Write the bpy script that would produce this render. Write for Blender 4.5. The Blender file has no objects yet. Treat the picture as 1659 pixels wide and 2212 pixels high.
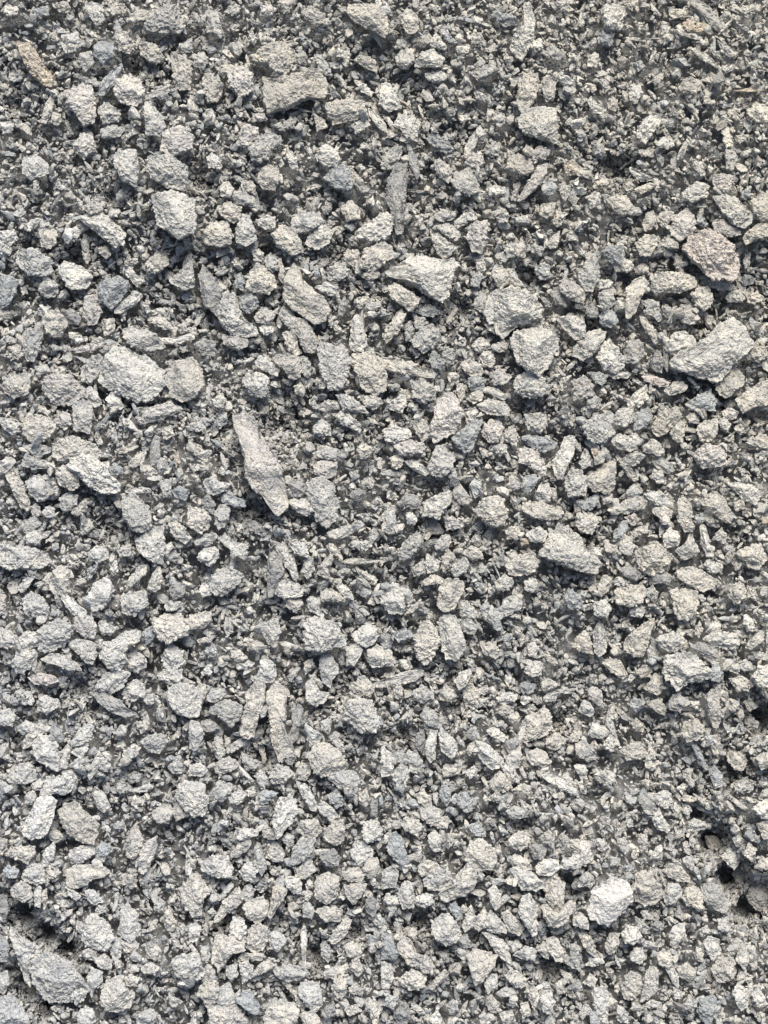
EXPOSURE = 1.76
# outlines of stones as seen in the photo: colour code, then pixel corners
CATALOGUE = """
w 1677,905 1700,882 1729,865 1764,848 1793,816 1816,807 1845,807 1868,836 1883,865 1862,888 1833,911 1816,934 1793,955 1758,946 1724,937 1695,926
p 584,1041 613,1033 642,1059 654,1096 677,1134 700,1169 711,1215 717,1255 700,1284 683,1279 659,1244 630,1215 613,1192 613,1146 602,1105 587,1070
w 249,946 266,897 289,871 318,871 365,894 408,932 405,969 388,998 341,1004 301,984 260,966
w 963,680 995,662 1024,645 1064,642 1099,651 1134,645 1145,662 1131,691 1125,715 1125,738 1105,755 1076,743 1053,726 1018,703 983,694
w 1215,767 1223,738 1244,726 1278,717 1313,726 1336,743 1356,778 1348,796 1319,810 1296,819 1278,830 1261,839 1244,833 1232,813 1220,796
r 1709,622 1729,587 1764,576 1799,587 1828,616 1845,639 1851,668 1828,697 1787,697 1758,674 1729,645
t 659,191 688,197 740,188 792,174 816,208 813,246 769,243 729,266 671,284 662,237
g 87,2407 104,2395 127,2389 156,2401 179,2413 197,2441 220,2476 203,2488 174,2502 145,2505 122,2496 104,2482 87,2459 81,2430
w 1348,1389 1359,1365 1382,1331 1400,1313 1423,1319 1446,1342 1481,1383 1498,1412 1492,1432 1458,1429 1423,1417 1388,1406
w 1278,848 1296,827 1330,822 1365,824 1394,848 1394,871 1382,888 1371,917 1348,937 1319,923 1296,905 1287,877
w 382,489 434,477 486,500 486,581 446,596 420,576 393,561
t 709,743 717,686 735,657 752,671 758,703 787,732 810,743 821,772 810,801 787,810 764,793 735,772 717,755
w 1469,2285 1475,2262 1486,2227 1504,2210 1533,2198 1556,2204 1573,2222 1579,2251 1556,2271 1544,2291 1518,2308 1498,2303
t 414,940 434,908 480,894 503,923 509,960 492,989 457,1004 428,989 414,960
t 668,1733 683,1710 706,1721 717,1739 714,1779 711,1814 717,1843 735,1866 717,1889 697,1895 683,1860 677,1837 674,1796 668,1762
w 1293,301 1307,275 1342,266 1388,272 1394,304 1391,359 1353,347 1313,333
w 1660,1669 1671,1646 1700,1634 1718,1631 1741,1640 1752,1658 1776,1681 1770,1695 1747,1701 1718,1710 1695,1724 1677,1704 1663,1689
g 792,874 804,859 833,865 871,882 873,911 865,946 850,969 821,975 807,940 798,911
g 769,1209 804,1195 833,1209 845,1255 842,1296 816,1316 792,1302 784,1267 769,1238
w -9,1365 35,1360 75,1371 116,1383 122,1406 104,1417 64,1423 29,1423 -9,1409
d 969,448 989,411 1018,411 1015,463 1012,512 1012,553 1006,582 989,582 983,550 966,492
g 370,393 428,391 469,420 463,477 405,463 370,434
p 1093,1001 1122,983 1145,1001 1157,1041 1134,1082 1105,1096 1082,1105 1079,1070
w 764,1559 787,1542 810,1548 839,1565 856,1588 862,1608 845,1617 798,1626 769,1623 761,1594
t 148,2028 168,2011 191,2008 214,2034 243,2057 243,2086 231,2109 203,2103 174,2086 156,2057
t 888,923 902,888 926,877 955,900 966,934 966,975 937,989 908,969
w 179,1151 203,1140 237,1146 255,1160 272,1186 298,1209 289,1232 260,1232 231,1221 208,1198 191,1174
g 544,790 555,749 561,732 590,735 596,772 607,796 636,816 642,836 613,842 578,839 555,813
t 625,142 648,127 683,110 711,104 732,133 729,174 706,197 683,188 671,165 636,156
p 104,952 127,937 174,940 205,966 208,989 179,1010 139,1010 116,987
p 168,231 200,208 231,217 240,260 237,307 208,315 191,289 168,260
w 234,1623 260,1605 278,1605 312,1579 341,1582 347,1605 324,1617 312,1631 318,1652 301,1675 272,1669 255,1646
t 526,2528 549,2517 584,2511 613,2551 613,2586 567,2592 532,2580
t 873,12 943,9 966,41 972,81 960,93 928,75 885,52 868,29
w 69,2045 93,1999 116,1993 139,2005 133,2039 122,2074 104,2092 81,2097 58,2080
w 1099,1553 1110,1536 1134,1539 1151,1565 1157,1588 1163,1611 1157,1634 1139,1649 1116,1646 1105,1623 1102,1588
t 775,1889 787,1863 821,1860 845,1877 868,1912 856,1929 827,1935 804,1941 787,1929 778,1912
w 417,1733 434,1715 463,1710 492,1721 503,1750 498,1785 480,1794 446,1785 428,1762
g 365,61 393,17 443,14 457,67 451,81 399,87 367,78
t 133,1111 179,1093 231,1111 255,1134 249,1146 203,1146 162,1157 133,1140
t 1590,1383 1608,1371 1643,1357 1671,1377 1683,1394 1671,1417 1654,1429 1625,1435 1596,1423
g -9,2505 23,2488 52,2523 69,2546 58,2575 -9,2575
w 1310,6 1327,9 1333,41 1339,52 1333,101 1319,127 1304,153 1287,139 1275,122 1281,93 1301,69 1307,35
w 862,1796 873,1756 897,1747 926,1753 937,1779 952,1802 937,1825 902,1828 879,1811
w 197,541 255,529 289,561 315,584 307,613 284,616 243,581 208,555
t 613,1739 630,1715 654,1704 662,1721 659,1756 648,1785 636,1837 613,1843 604,1825 607,1791 619,1762
w 446,1964 463,1953 492,1958 521,1999 515,2034 486,2042 457,2016 440,1990
t 1625,697 1643,680 1706,683 1735,691 1741,715 1706,732 1643,732
g 304,1255 330,1232 353,1250 376,1284 376,1319 353,1331 330,1325 312,1296 307,1273
g 93,1577 127,1559 150,1550 174,1559 182,1577 168,1605 145,1620 116,1631 98,1617 98,1594
t 816,260 856,249 908,255 920,289 879,301 833,312 819,284
o 41,104 75,104 98,145 133,191 130,217 110,214 75,182 52,139
t 1041,1588 1053,1553 1076,1559 1093,1582 1099,1611 1082,1640 1064,1663 1047,1652 1035,1623
g 43,628 81,622 130,651 133,680 104,691 69,686 41,657
w 1781,489 1810,489 1839,495 1865,518 1883,535 1877,558 1857,570 1833,561 1810,535
w 341,1354 365,1331 408,1313 411,1371 405,1412 376,1400 347,1377
w 205,2349 214,2303 226,2291 255,2300 272,2320 281,2349 266,2372 237,2369 214,2366
t 391,1553 411,1536 451,1536 469,1565 469,1588 446,1594 422,1608 399,1600 388,1577
t 255,2482 269,2453 295,2444 312,2470 330,2499 324,2517 289,2528 266,2523 255,2511
t 1301,1814 1319,1791 1342,1785 1359,1767 1377,1791 1377,1820 1365,1837 1336,1848 1313,1854 1301,1837
w 23,2337 29,2323 52,2343 93,2372 93,2395 75,2430 78,2459 64,2447 46,2407 35,2366
g 1457,1065 1486,1041 1527,1030 1535,1053 1527,1065 1538,1082 1515,1105 1486,1108 1463,1088
w 894,593 902,567 937,544 966,529 983,544 983,570 966,596 928,602
p 284,231 289,200 324,185 353,205 359,226 344,266 304,255
p 402,376 408,333 448,315 480,341 480,370 434,391
t 1186,1273 1215,1244 1238,1241 1261,1250 1261,1279 1267,1290 1255,1313 1232,1316 1209,1302
w 307,824 341,813 388,836 414,868 382,877 330,868 310,845
t 1582,2233 1590,2187 1608,2181 1631,2190 1648,2216 1654,2233 1637,2256 1614,2262 1590,2251
t 1839,998 1874,975 1903,952 1926,958 1926,1010 1891,1015 1857,1033
t 951,894 995,894 1035,911 1076,923 1090,934 1087,946 1047,943 995,934 951,917
w 289,382 341,376 347,420 341,469 307,448 284,411
d 497,691 509,665 532,691 555,726 549,755 538,787 509,761 503,732
w 1099,2233 1128,2216 1151,2181 1168,2161 1186,2164 1191,2198 1180,2227 1151,2239 1122,2251 1102,2245
w 148,668 162,654 208,668 231,688 220,720 179,726 153,697
t 1163,2135 1180,2106 1203,2100 1232,2123 1241,2152 1226,2172 1197,2175 1168,2152
b 243,717 255,703 289,697 318,700 324,717 301,749 278,775 255,752
g 1284,952 1307,934 1353,934 1359,958 1371,963 1365,984 1336,992 1313,992 1290,981
t 1466,1198 1492,1174 1527,1154 1538,1157 1538,1186 1533,1221 1521,1235 1486,1227 1469,1215
t 168,2175 191,2164 226,2164 260,2170 272,2181 255,2193 231,2198 214,2213 191,2219 168,2213
w 81,1860 98,1843 127,1843 139,1860 148,1889 145,1924 127,1918 104,1909 84,1889
t 659,2546 671,2523 700,2505 735,2511 746,2528 740,2557 711,2563 671,2563
t 1093,1510 1099,1470 1116,1446 1145,1449 1163,1464 1151,1487 1134,1522 1116,1530 1099,1522
t 616,709 625,677 642,660 659,668 683,691 691,715 671,735 642,732 619,723
t 64,1059 87,1044 116,1041 139,1062 127,1093 98,1108 78,1105 61,1088
t 1559,1611 1567,1594 1596,1571 1637,1545 1631,1571 1619,1605 1608,1640 1585,1640 1564,1626
t 451,2227 469,2198 498,2204 509,2245 503,2291 480,2285 463,2268
t 1290,260 1296,208 1313,185 1342,185 1348,214 1336,249 1319,272 1301,275
t 902,651 914,622 960,607 978,616 981,645 960,657 931,680 902,668
t 1868,2239 1880,2210 1920,2198 1932,2239 1920,2285 1891,2274 1874,2256
w 688,2028 700,1999 723,1990 740,2005 740,2034 729,2057 717,2063 706,2086 694,2092 683,2057
t 1168,2389 1186,2375 1220,2381 1241,2389 1226,2424 1203,2453 1191,2459 1180,2436
t 428,136 463,139 480,174 475,226 440,223 431,188
w 1082,2314 1099,2291 1122,2288 1145,2314 1151,2337 1139,2355 1116,2363 1093,2349 1082,2332
w 431,2401 451,2389 492,2389 509,2430 492,2447 463,2453 440,2436
g 1076,1151 1093,1117 1116,1111 1134,1140 1131,1174 1105,1192 1082,1189 1070,1169
g 526,1458 544,1429 567,1417 590,1429 610,1438 596,1458 578,1475 555,1490 532,1481
t 683,587 706,564 735,570 752,605 758,631 729,639 700,616 683,599
t 1695,1423 1718,1417 1752,1426 1784,1446 1781,1470 1752,1478 1724,1464 1695,1446
w 1492,894 1504,865 1521,851 1544,871 1559,894 1559,917 1538,932 1509,923
t 532,2378 538,2349 555,2337 573,2349 607,2360 607,2378 578,2384 561,2413 549,2421 532,2401
t 1686,1493 1706,1472 1741,1481 1747,1499 1735,1533 1718,1551 1695,1545 1686,1522
t 1562,772 1567,720 1590,697 1614,686 1619,715 1602,743 1590,778 1573,796 1564,793
t 1787,963 1799,940 1833,917 1857,934 1860,958 1839,975 1816,998 1799,987
w 1434,871 1457,842 1492,824 1515,830 1509,848 1481,888 1457,900 1434,891
w 182,1007 208,998 231,1012 231,1047 223,1085 185,1073
g 625,376 642,341 671,330 697,341 706,353 683,370 671,388 654,405 630,396
t 526,558 567,553 575,576 578,610 549,616 515,610 509,587
t 787,2227 792,2193 821,2184 845,2193 847,2222 839,2245 816,2259 792,2245
w 1382,1157 1400,1122 1411,1096 1423,1088 1440,1099 1435,1134 1417,1169 1406,1195 1394,1198 1385,1180
p 570,179 602,165 630,182 630,226 602,243 575,217
p 1674,570 1689,541 1718,518 1735,541 1738,570 1724,593 1700,599 1680,587
p 1741,1128 1764,1111 1799,1117 1816,1140 1810,1163 1781,1169 1758,1169 1741,1151
t 1264,1412 1296,1389 1336,1383 1348,1406 1336,1429 1301,1441 1272,1435
g 301,2279 318,2262 341,2285 347,2314 347,2337 324,2355 295,2332 301,2303
t 1750,1255 1770,1238 1793,1227 1816,1255 1828,1284 1828,1308 1805,1302 1776,1279
t 995,2366 1012,2343 1029,2355 1041,2384 1076,2401 1087,2424 1064,2430 1024,2407 1001,2384
g 1446,686 1463,657 1486,634 1498,668 1498,697 1481,726 1463,726 1449,709
b 810,446 827,420 856,411 871,417 882,463 868,477 833,469
w 954,1470 989,1461 1006,1487 1012,1516 1001,1533 972,1530 954,1510
t 1362,2216 1371,2193 1394,2187 1408,2210 1408,2239 1406,2274 1382,2274 1365,2245
g 729,541 752,529 798,529 807,553 769,581 740,581 729,564
b 1134,1093 1157,1076 1180,1053 1206,1050 1197,1082 1186,1105 1180,1122 1163,1131 1139,1117
g 1125,454 1151,425 1171,422 1197,457 1197,477 1174,492 1145,477
w 339,1044 376,1018 428,1007 457,1024 405,1047 353,1062
w 226,1510 223,1481 237,1458 260,1446 278,1458 275,1499 255,1522 231,1527
w 503,2158 526,2143 567,2141 581,2170 573,2193 544,2193 515,2181 503,2175
g 1752,2216 1770,2204 1799,2216 1810,2239 1819,2268 1813,2282 1787,2271 1758,2251
p 1171,564 1191,553 1215,555 1218,599 1203,634 1180,628 1168,599
d 671,1389 683,1377 706,1400 711,1429 694,1458 683,1487 671,1487 668,1444
g 1032,842 1053,822 1076,810 1096,822 1096,853 1076,874 1058,882 1038,865
t 1535,1475 1567,1464 1608,1464 1614,1481 1602,1504 1573,1516 1544,1510
t 6,963 29,937 64,932 75,952 69,984 35,995 12,981
g 362,260 376,255 408,298 414,318 399,341 365,336
w 1058,1290 1064,1255 1093,1238 1116,1227 1128,1232 1128,1255 1110,1279 1096,1299 1076,1290
g 521,1779 549,1756 567,1750 607,1767 602,1791 578,1814 555,1796
t 1307,1267 1319,1255 1348,1255 1382,1267 1406,1279 1394,1299 1365,1299 1330,1293 1310,1279
g 64,1203 98,1186 127,1209 127,1244 98,1255 75,1238
g 746,2470 764,2453 792,2459 804,2482 804,2511 787,2531 764,2511 752,2488
w 1718,0 1747,-6 1776,23 1805,52 1822,81 1810,90 1776,64 1747,29
w 1504,29 1518,12 1562,20 1559,52 1550,75 1512,75 1507,52
g 55,396 81,385 116,405 122,434 81,448 58,434
w 1663,871 1683,836 1712,827 1738,848 1735,862 1712,879 1689,891 1671,882
p 740,796 764,801 781,824 792,859 787,882 764,877 746,853 740,830
w 1299,2268 1307,2245 1325,2239 1342,2268 1342,2303 1342,2332 1330,2337 1313,2308 1299,2285
g 301,1499 324,1481 359,1481 370,1510 336,1539 307,1533
g 243,1710 266,1684 301,1675 324,1686 307,1715 278,1733 249,1727
g 1411,1198 1429,1174 1452,1174 1469,1215 1463,1238 1423,1238 1414,1221
t 972,712 989,709 1018,726 1050,746 1041,767 1027,781 1006,764 977,743
t 1839,1383 1874,1365 1903,1360 1915,1400 1897,1423 1874,1417
w 607,952 625,934 654,932 671,946 668,981 654,995 630,989 616,969
g 590,576 607,535 625,541 636,576 642,599 613,616 590,605
p 1296,1134 1313,1119 1342,1128 1362,1157 1365,1186 1348,1192 1319,1163 1301,1157
w 876,830 879,801 891,787 902,796 911,830 917,853 908,879 879,877 873,853
p 683,894 711,882 746,894 755,923 746,946 723,946 711,923 688,911
w 1278,2175 1296,2164 1319,2175 1342,2193 1359,2213 1342,2227 1307,2224 1287,2193
b -6,697 23,691 43,697 38,732 23,761 6,770 -6,743
g 61,851 69,824 90,819 107,839 98,865 87,900 69,905 58,882
t 124,1441 150,1415 174,1429 168,1452 176,1481 156,1490 127,1475 122,1458
g 203,923 226,894 249,888 260,914 249,940 226,963 205,952
w 764,599 787,570 816,564 833,581 821,610 792,625 766,613
t 1631,1065 1648,1041 1683,1024 1706,1036 1695,1053 1666,1082 1648,1093 1631,1082
t 14,1189 29,1172 46,1186 58,1215 75,1255 69,1276 46,1261 35,1232
g 58,1510 75,1481 104,1493 122,1522 116,1545 69,1539
w 920,1626 943,1614 978,1629 989,1658 960,1666 931,1669 920,1652
w 960,1698 989,1689 1018,1678 1053,1675 1058,1686 1035,1704 995,1712 951,1721 931,1710
w 1521,1273 1567,1250 1608,1238 1622,1255 1608,1273 1567,1284 1533,1287
g 231,1733 260,1733 301,1750 318,1773 347,1785 312,1791 278,1779 249,1756
t 616,2355 625,2326 642,2308 665,2320 668,2349 659,2372 636,2381 619,2372
w 1483,2482 1504,2465 1521,2488 1518,2546 1509,2563 1492,2557 1486,2517
t 1264,425 1270,399 1296,385 1327,399 1336,422 1319,440 1284,434
w 422,694 440,686 480,648 486,715 463,726 428,709
p 1394,801 1400,793 1440,790 1463,813 1463,842 1440,851 1417,830
g 1058,2204 1076,2181 1099,2172 1122,2181 1131,2198 1116,2222 1087,2227 1064,2216
w 980,312 1001,289 1035,289 1047,318 1041,353 1018,347 1001,324
g 821,1941 850,1924 885,1929 897,1941 897,1958 873,1976 850,1970 827,1953
g 798,1658 807,1631 819,1629 845,1663 845,1681 830,1698 827,1721 807,1704
w 1191,1854 1215,1860 1238,1877 1258,1901 1249,1918 1226,1924 1203,1901 1191,1877
g 1027,952 1058,946 1087,975 1087,998 1064,1010 1035,992
t 607,2268 625,2251 654,2245 671,2262 665,2291 642,2308 619,2291
p 211,741 243,738 252,778 243,810 220,813 208,790
t 1781,2424 1799,2395 1833,2395 1839,2430 1822,2453 1793,2453
t 1880,498 1909,480 1926,492 1926,547 1903,553 1883,532
w 954,208 974,208 995,246 1003,269 972,281 948,260
t 107,793 127,781 159,793 168,813 150,842 124,839 110,816
t 1695,1250 1709,1244 1729,1261 1729,1296 1735,1325 1712,1331 1695,1302
b 966,2117 977,2089 989,2080 1006,2100 1012,2123 1021,2152 1006,2164 983,2146
t 509,188 544,191 558,226 544,255 518,255 509,220
g 20,1947 41,1912 69,1909 87,1924 90,1947 64,1958 29,1958
w 174,1614 185,1600 214,1600 237,1611 240,1640 231,1660 214,1655 191,1631
t 474,2187 497,2187 515,2216 521,2233 503,2256 474,2256
w 683,1464 706,1452 740,1455 758,1475 752,1493 711,1496 688,1487
w 1758,1600 1781,1585 1822,1582 1851,1594 1845,1617 1816,1623 1781,1611
t 142,1180 156,1163 191,1174 197,1215 179,1227 145,1209
t 471,1267 503,1273 526,1296 521,1319 503,1331 471,1313
t 1553,2476 1562,2441 1579,2430 1602,2441 1602,2470 1585,2499 1562,2494
p 1400,715 1411,691 1440,709 1463,732 1458,761 1429,749 1403,732
t 648,428 671,411 694,425 697,457 688,475 659,472 645,451
g 735,2117 752,2100 787,2094 784,2112 775,2141 746,2158 726,2158
w 1590,324 1608,304 1637,286 1654,289 1648,312 1625,341 1614,359 1596,347
b 1712,1010 1741,992 1776,975 1787,1004 1787,1027 1741,1027
w 1816,1209 1845,1206 1886,1215 1903,1238 1886,1261 1857,1247
b 1747,2523 1752,2499 1781,2491 1799,2511 1793,2540 1770,2557 1752,2546
w 182,362 203,336 231,339 240,376 211,396 188,382
g 32,1658 46,1629 81,1623 93,1634 87,1658 58,1681 41,1681
p 1330,440 1345,414 1368,411 1365,434 1348,463 1319,492 1290,506 1307,477 1319,457
w 688,1371 706,1357 729,1371 740,1412 746,1446 735,1452 717,1417
t 1353,2268 1371,2262 1382,2279 1394,2285 1417,2274 1423,2251 1432,2268 1417,2303 1394,2317 1371,2314 1365,2297
t 492,2488 503,2465 526,2447 547,2465 544,2494 532,2520 518,2517 509,2496
w 879,1588 914,1562 937,1565 946,1588 931,1611 914,1617 891,1605
p 1764,1744 1781,1724 1799,1733 1799,1767 1799,1802 1793,1820 1781,1814 1770,1779
g 544,1348 567,1336 584,1354 607,1360 619,1383 613,1400 590,1389 584,1423 575,1417 578,1377
p 347,2170 350,2123 365,2106 385,2097 391,2117 382,2146 365,2181 350,2181
d 1559,882 1573,853 1596,848 1608,865 1608,894 1585,911 1562,905
p 185,1548 208,1536 231,1545 240,1568 237,1594 214,1594 191,1577
w 1191,1015 1220,998 1261,1004 1275,1021 1272,1039 1220,1036
t 1515,498 1544,486 1567,492 1588,521 1579,535 1550,538 1533,521
w 790,385 813,359 845,379 850,399 839,417 810,414 792,399
t 1857,593 1886,564 1926,553 1932,587 1891,599 1868,610
g 683,2424 711,2413 752,2418 769,2430 752,2447 717,2453 694,2441
w 1038,159 1053,133 1082,124 1110,145 1105,168 1082,168 1064,165 1041,171
t 1729,738 1747,715 1770,715 1781,738 1776,767 1758,778 1738,761
w 1637,1600 1660,1588 1689,1582 1709,1600 1706,1617 1683,1634 1660,1623
t 318,2141 312,2117 327,2077 339,2060 350,2083 356,2106 347,2129 333,2146
t 538,2291 555,2262 578,2233 596,2222 610,2245 596,2262 573,2279 549,2300 538,2303
w 402,1646 422,1617 434,1614 457,1631 457,1658 440,1672 411,1666
w 1443,1284 1492,1284 1492,1308 1481,1336 1452,1331 1440,1313
w 654,1565 677,1553 694,1545 697,1571 703,1574 694,1600 694,1623 671,1611 659,1588
t 807,2089 827,2060 856,2048 862,2077 859,2100 839,2112 816,2100
p 1434,952 1463,940 1483,963 1481,987 1457,998 1434,998
w 764,1710 781,1698 798,1727 821,1733 816,1750 792,1767 769,1756
t 1703,1837 1712,1808 1741,1796 1758,1814 1758,1837 1741,1848 1718,1854
w 1434,2112 1452,2100 1472,2106 1481,2146 1463,2164 1434,2152
t 654,2100 665,2094 694,2106 711,2135 709,2152 683,2152 662,2141 659,2117
w 101,1646 133,1634 168,1640 191,1658 203,1675 174,1675 150,1666 116,1658
w 1602,2499 1614,2441 1625,2418 1643,2421 1645,2447 1643,2470 1619,2496 1605,2502
p 312,1640 330,1626 353,1634 365,1652 365,1669 347,1678 312,1678
w 575,2326 584,2297 607,2297 616,2326 613,2360 596,2366 575,2343
w 957,1076 989,1065 1024,1076 1029,1093 989,1111 966,1102
w 1706,480 1741,454 1773,466 1767,492 1729,506 1709,492
t 347,104 388,110 411,145 391,162 353,139
t 1868,275 1897,255 1926,266 1926,307 1891,304 1874,289
w 1206,2332 1226,2334 1255,2349 1272,2366 1278,2407 1261,2401 1238,2378 1220,2349
w 1079,599 1079,581 1099,587 1116,605 1145,616 1128,634 1110,648 1093,634
b 1313,1105 1319,1088 1353,1091 1391,1105 1382,1122 1359,1131 1330,1119
p 983,1114 1018,1102 1053,1105 1064,1117 1058,1131 1024,1137 1001,1140
w 1483,1582 1498,1553 1509,1565 1518,1600 1515,1629 1498,1640 1486,1629
d 1729,1617 1752,1605 1799,1623 1810,1646 1781,1658 1758,1640
g 243,275 260,255 301,275 298,304 260,310
g 995,1383 1012,1354 1041,1331 1053,1336 1047,1365 1024,1394 1001,1400
t 1001,2447 1029,2424 1064,2441 1058,2465 1029,2476 1006,2465
w 879,2129 891,2106 914,2106 931,2129 926,2152 902,2164 885,2146
g 1313,1038 1336,1030 1365,1036 1365,1065 1348,1082 1319,1073
w 101,1987 116,1944 150,1941 162,1958 156,1976 127,1987 104,1993
p 1203,1082 1220,1056 1249,1053 1261,1070 1244,1105 1220,1105
w 651,1652 659,1637 677,1652 688,1681 685,1704 665,1707 645,1695 648,1675
t 1741,1070 1764,1053 1793,1047 1793,1082 1776,1102 1752,1102
t 995,43 1018,20 1041,35 1047,69 1035,84 1018,84 1006,58
w 1096,1837 1105,1820 1122,1837 1139,1854 1145,1877 1128,1895 1105,1877
p 593,341 613,312 642,318 642,347 619,367 593,365
b 237,116 260,101 284,116 286,142 255,159 234,139
t 963,824 989,787 1003,772 1012,790 1003,819 983,842 966,859 960,848
p 174,2126 203,2117 231,2112 237,2135 214,2152 179,2161
w 908,2077 914,2057 943,2048 955,2077 949,2100 920,2106 905,2089
w 521,20 544,29 552,64 561,87 549,95 532,81 518,81 518,52
p 1781,553 1810,547 1845,570 1851,587 1816,593 1787,576
w 995,2233 1012,2204 1027,2210 1038,2245 1035,2268 1006,2271
p 1781,448 1805,434 1831,440 1828,475 1810,492 1787,477
p 784,1163 804,1151 839,1157 842,1186 816,1198 787,1186
t 58,1854 75,1825 98,1802 116,1802 122,1820 98,1843 75,1866 61,1869
g 211,6 255,9 263,52 243,67 229,49 217,29
g 954,391 989,365 1006,376 998,405 977,422 954,422
g 353,1854 376,1837 405,1837 417,1854 399,1883 370,1877
g 156,87 191,78 205,110 191,127 165,133 153,110
g 842,989 868,987 914,1021 920,1033 856,1027
g 980,1935 1001,1912 1018,1918 1024,1941 1006,1982 989,1976
w 307,1733 318,1710 341,1701 359,1715 362,1739 336,1753 312,1747
t 873,1733 879,1710 908,1698 937,1715 926,1739 891,1744
t 1157,1727 1174,1710 1197,1727 1203,1762 1186,1773 1163,1762
b 954,2337 977,2337 995,2384 983,2401 954,2395
t 541,518 567,506 602,518 599,547 584,558 555,541
t 1590,610 1614,587 1643,590 1643,610 1625,639 1602,639
t 740,2077 752,2054 792,2048 804,2077 787,2094 764,2089
w 697,784 711,767 735,784 746,807 755,830 740,836 717,816 700,796
w -9,581 35,576 41,599 17,625 -9,628
d 729,1779 746,1762 758,1773 749,1820 746,1843 729,1860 720,1837 732,1814
w 391,1681 417,1672 451,1675 457,1695 440,1715 417,1710 396,1692
b 243,237 260,197 301,159 307,165 289,208 263,237
t 365,654 388,639 417,639 422,662 399,680 370,686
b 1064,347 1082,330 1119,350 1134,376 1116,382 1087,373
g 816,680 839,657 862,657 873,686 850,703 821,700
w 58,2193 72,2164 98,2161 110,2187 110,2204 87,2210 64,2204
t 1550,1877 1573,1860 1608,1863 1619,1883 1602,1895 1567,1901
t 1706,2245 1718,2222 1741,2216 1758,2239 1752,2268 1718,2262
p 289,104 298,72 318,84 339,116 324,136 298,127
w 677,1929 694,1909 717,1918 729,1938 711,1956 688,1961 674,1950
b 1501,634 1521,616 1559,613 1559,645 1544,662 1527,654
t 474,1536 526,1530 529,1553 509,1571 474,1571
w 1880,1692 1897,1669 1926,1663 1926,1715 1897,1715 1886,1704
b 1241,20 1258,23 1287,43 1293,64 1261,67 1241,52 1226,38
w 1530,1047 1550,1024 1585,1018 1582,1053 1562,1070 1538,1059
t 1695,220 1706,203 1729,194 1752,203 1752,231 1729,237 1706,231
w 1053,2028 1076,2011 1105,2028 1099,2057 1076,2063 1058,2051
b 590,2505 607,2482 625,2476 648,2511 642,2534 625,2528 602,2511
p 989,145 1006,119 1035,127 1038,156 1018,171 995,165
g 1249,1522 1261,1499 1290,1487 1307,1504 1301,1522 1267,1539
g 1605,1232 1631,1227 1671,1238 1683,1261 1660,1270 1631,1255
t 1319,1883 1342,1872 1365,1883 1377,1906 1359,1918 1330,1912 1319,1901
t 677,2262 683,2222 697,2213 720,2227 706,2251 694,2268 677,2297 671,2285
g 1689,1377 1712,1360 1724,1336 1741,1360 1747,1380 1724,1394 1712,1400
w 544,2499 552,2470 573,2459 584,2482 587,2505 567,2517 544,2517
t 1831,2181 1851,2164 1886,2175 1880,2198 1857,2216 1839,2204
p 1692,778 1706,761 1735,772 1747,796 1732,810 1706,807 1695,793
w 1805,2141 1822,2123 1845,2115 1860,2129 1851,2152 1839,2170 1822,2164
t 98,584 116,564 139,576 142,605 127,622 104,616
g 509,1203 532,1192 549,1203 578,1209 561,1227 532,1238 515,1227
b 1585,1036 1619,1018 1631,1041 1614,1070 1585,1076
g 474,1802 497,1808 509,1837 492,1872 474,1872
g 179,1854 197,1825 226,1805 234,1817 226,1837 237,1843 208,1860 182,1863
p 1151,911 1174,894 1203,911 1209,934 1191,946 1163,932
t 1822,1464 1851,1458 1868,1470 1862,1499 1839,1513 1822,1487
w 46,1605 58,1582 87,1579 98,1594 93,1614 69,1626 52,1626
t 382,2034 399,2016 422,2005 434,2028 422,2057 393,2057
t 29,2222 52,2204 75,2216 81,2239 58,2256 29,2239
g 957,1284 983,1267 989,1296 992,1325 972,1336 957,1325
w 954,1866 977,1883 989,1906 977,1935 954,1941
b 596,749 619,729 642,741 645,767 625,784 604,772
w 1567,1010 1585,981 1614,963 1622,992 1602,1015 1579,1021
p 752,29 775,14 813,35 810,58 781,58 761,46
t 1816,1889 1833,1872 1857,1883 1868,1901 1857,1924 1839,1924 1822,1906
g 954,2181 983,2164 995,2181 989,2216 954,2222
p 717,1250 746,1250 769,1244 784,1279 769,1290 740,1279
t 532,1918 549,1901 573,1892 596,1909 590,1921 561,1935 538,1932
g 1657,2239 1671,2210 1695,2210 1706,2230 1689,2256 1666,2262
w 286,772 301,755 341,729 356,738 341,761 301,784 289,784
t 1657,2175 1677,2161 1700,2167 1724,2193 1724,2204 1695,2201 1671,2193
w 1831,2482 1845,2459 1868,2476 1871,2511 1851,2528 1839,2505
w 0,1571 23,1577 41,1591 43,1614 23,1617 -6,1617
g 98,703 127,697 145,715 139,743 110,743 98,726
w 1353,1941 1382,1935 1411,1953 1440,1970 1440,1987 1406,1976 1371,1953
t 755,2534 781,2528 798,2546 798,2575 758,2575
t 1440,1594 1463,1579 1478,1605 1481,1634 1457,1631 1431,1617
g 1440,1860 1463,1854 1481,1872 1498,1895 1469,1901 1440,1889
t 787,2279 816,2268 856,2274 850,2303 816,2303
t 1252,2285 1272,2279 1296,2303 1313,2320 1296,2337 1272,2326
t 1226,1953 1249,1929 1272,1947 1278,1970 1249,1979 1226,1970
w 1339,2170 1359,2146 1388,2152 1400,2170 1377,2187 1348,2187
g 526,1984 549,1953 578,1961 575,1984 555,2005 532,1993
t 1860,882 1880,865 1915,871 1920,888 1897,905 1868,900
t 850,518 879,500 900,524 900,547 868,553
p 555,836 590,842 619,848 619,865 596,877 561,862
g 584,480 602,469 636,498 639,512 584,512
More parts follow.
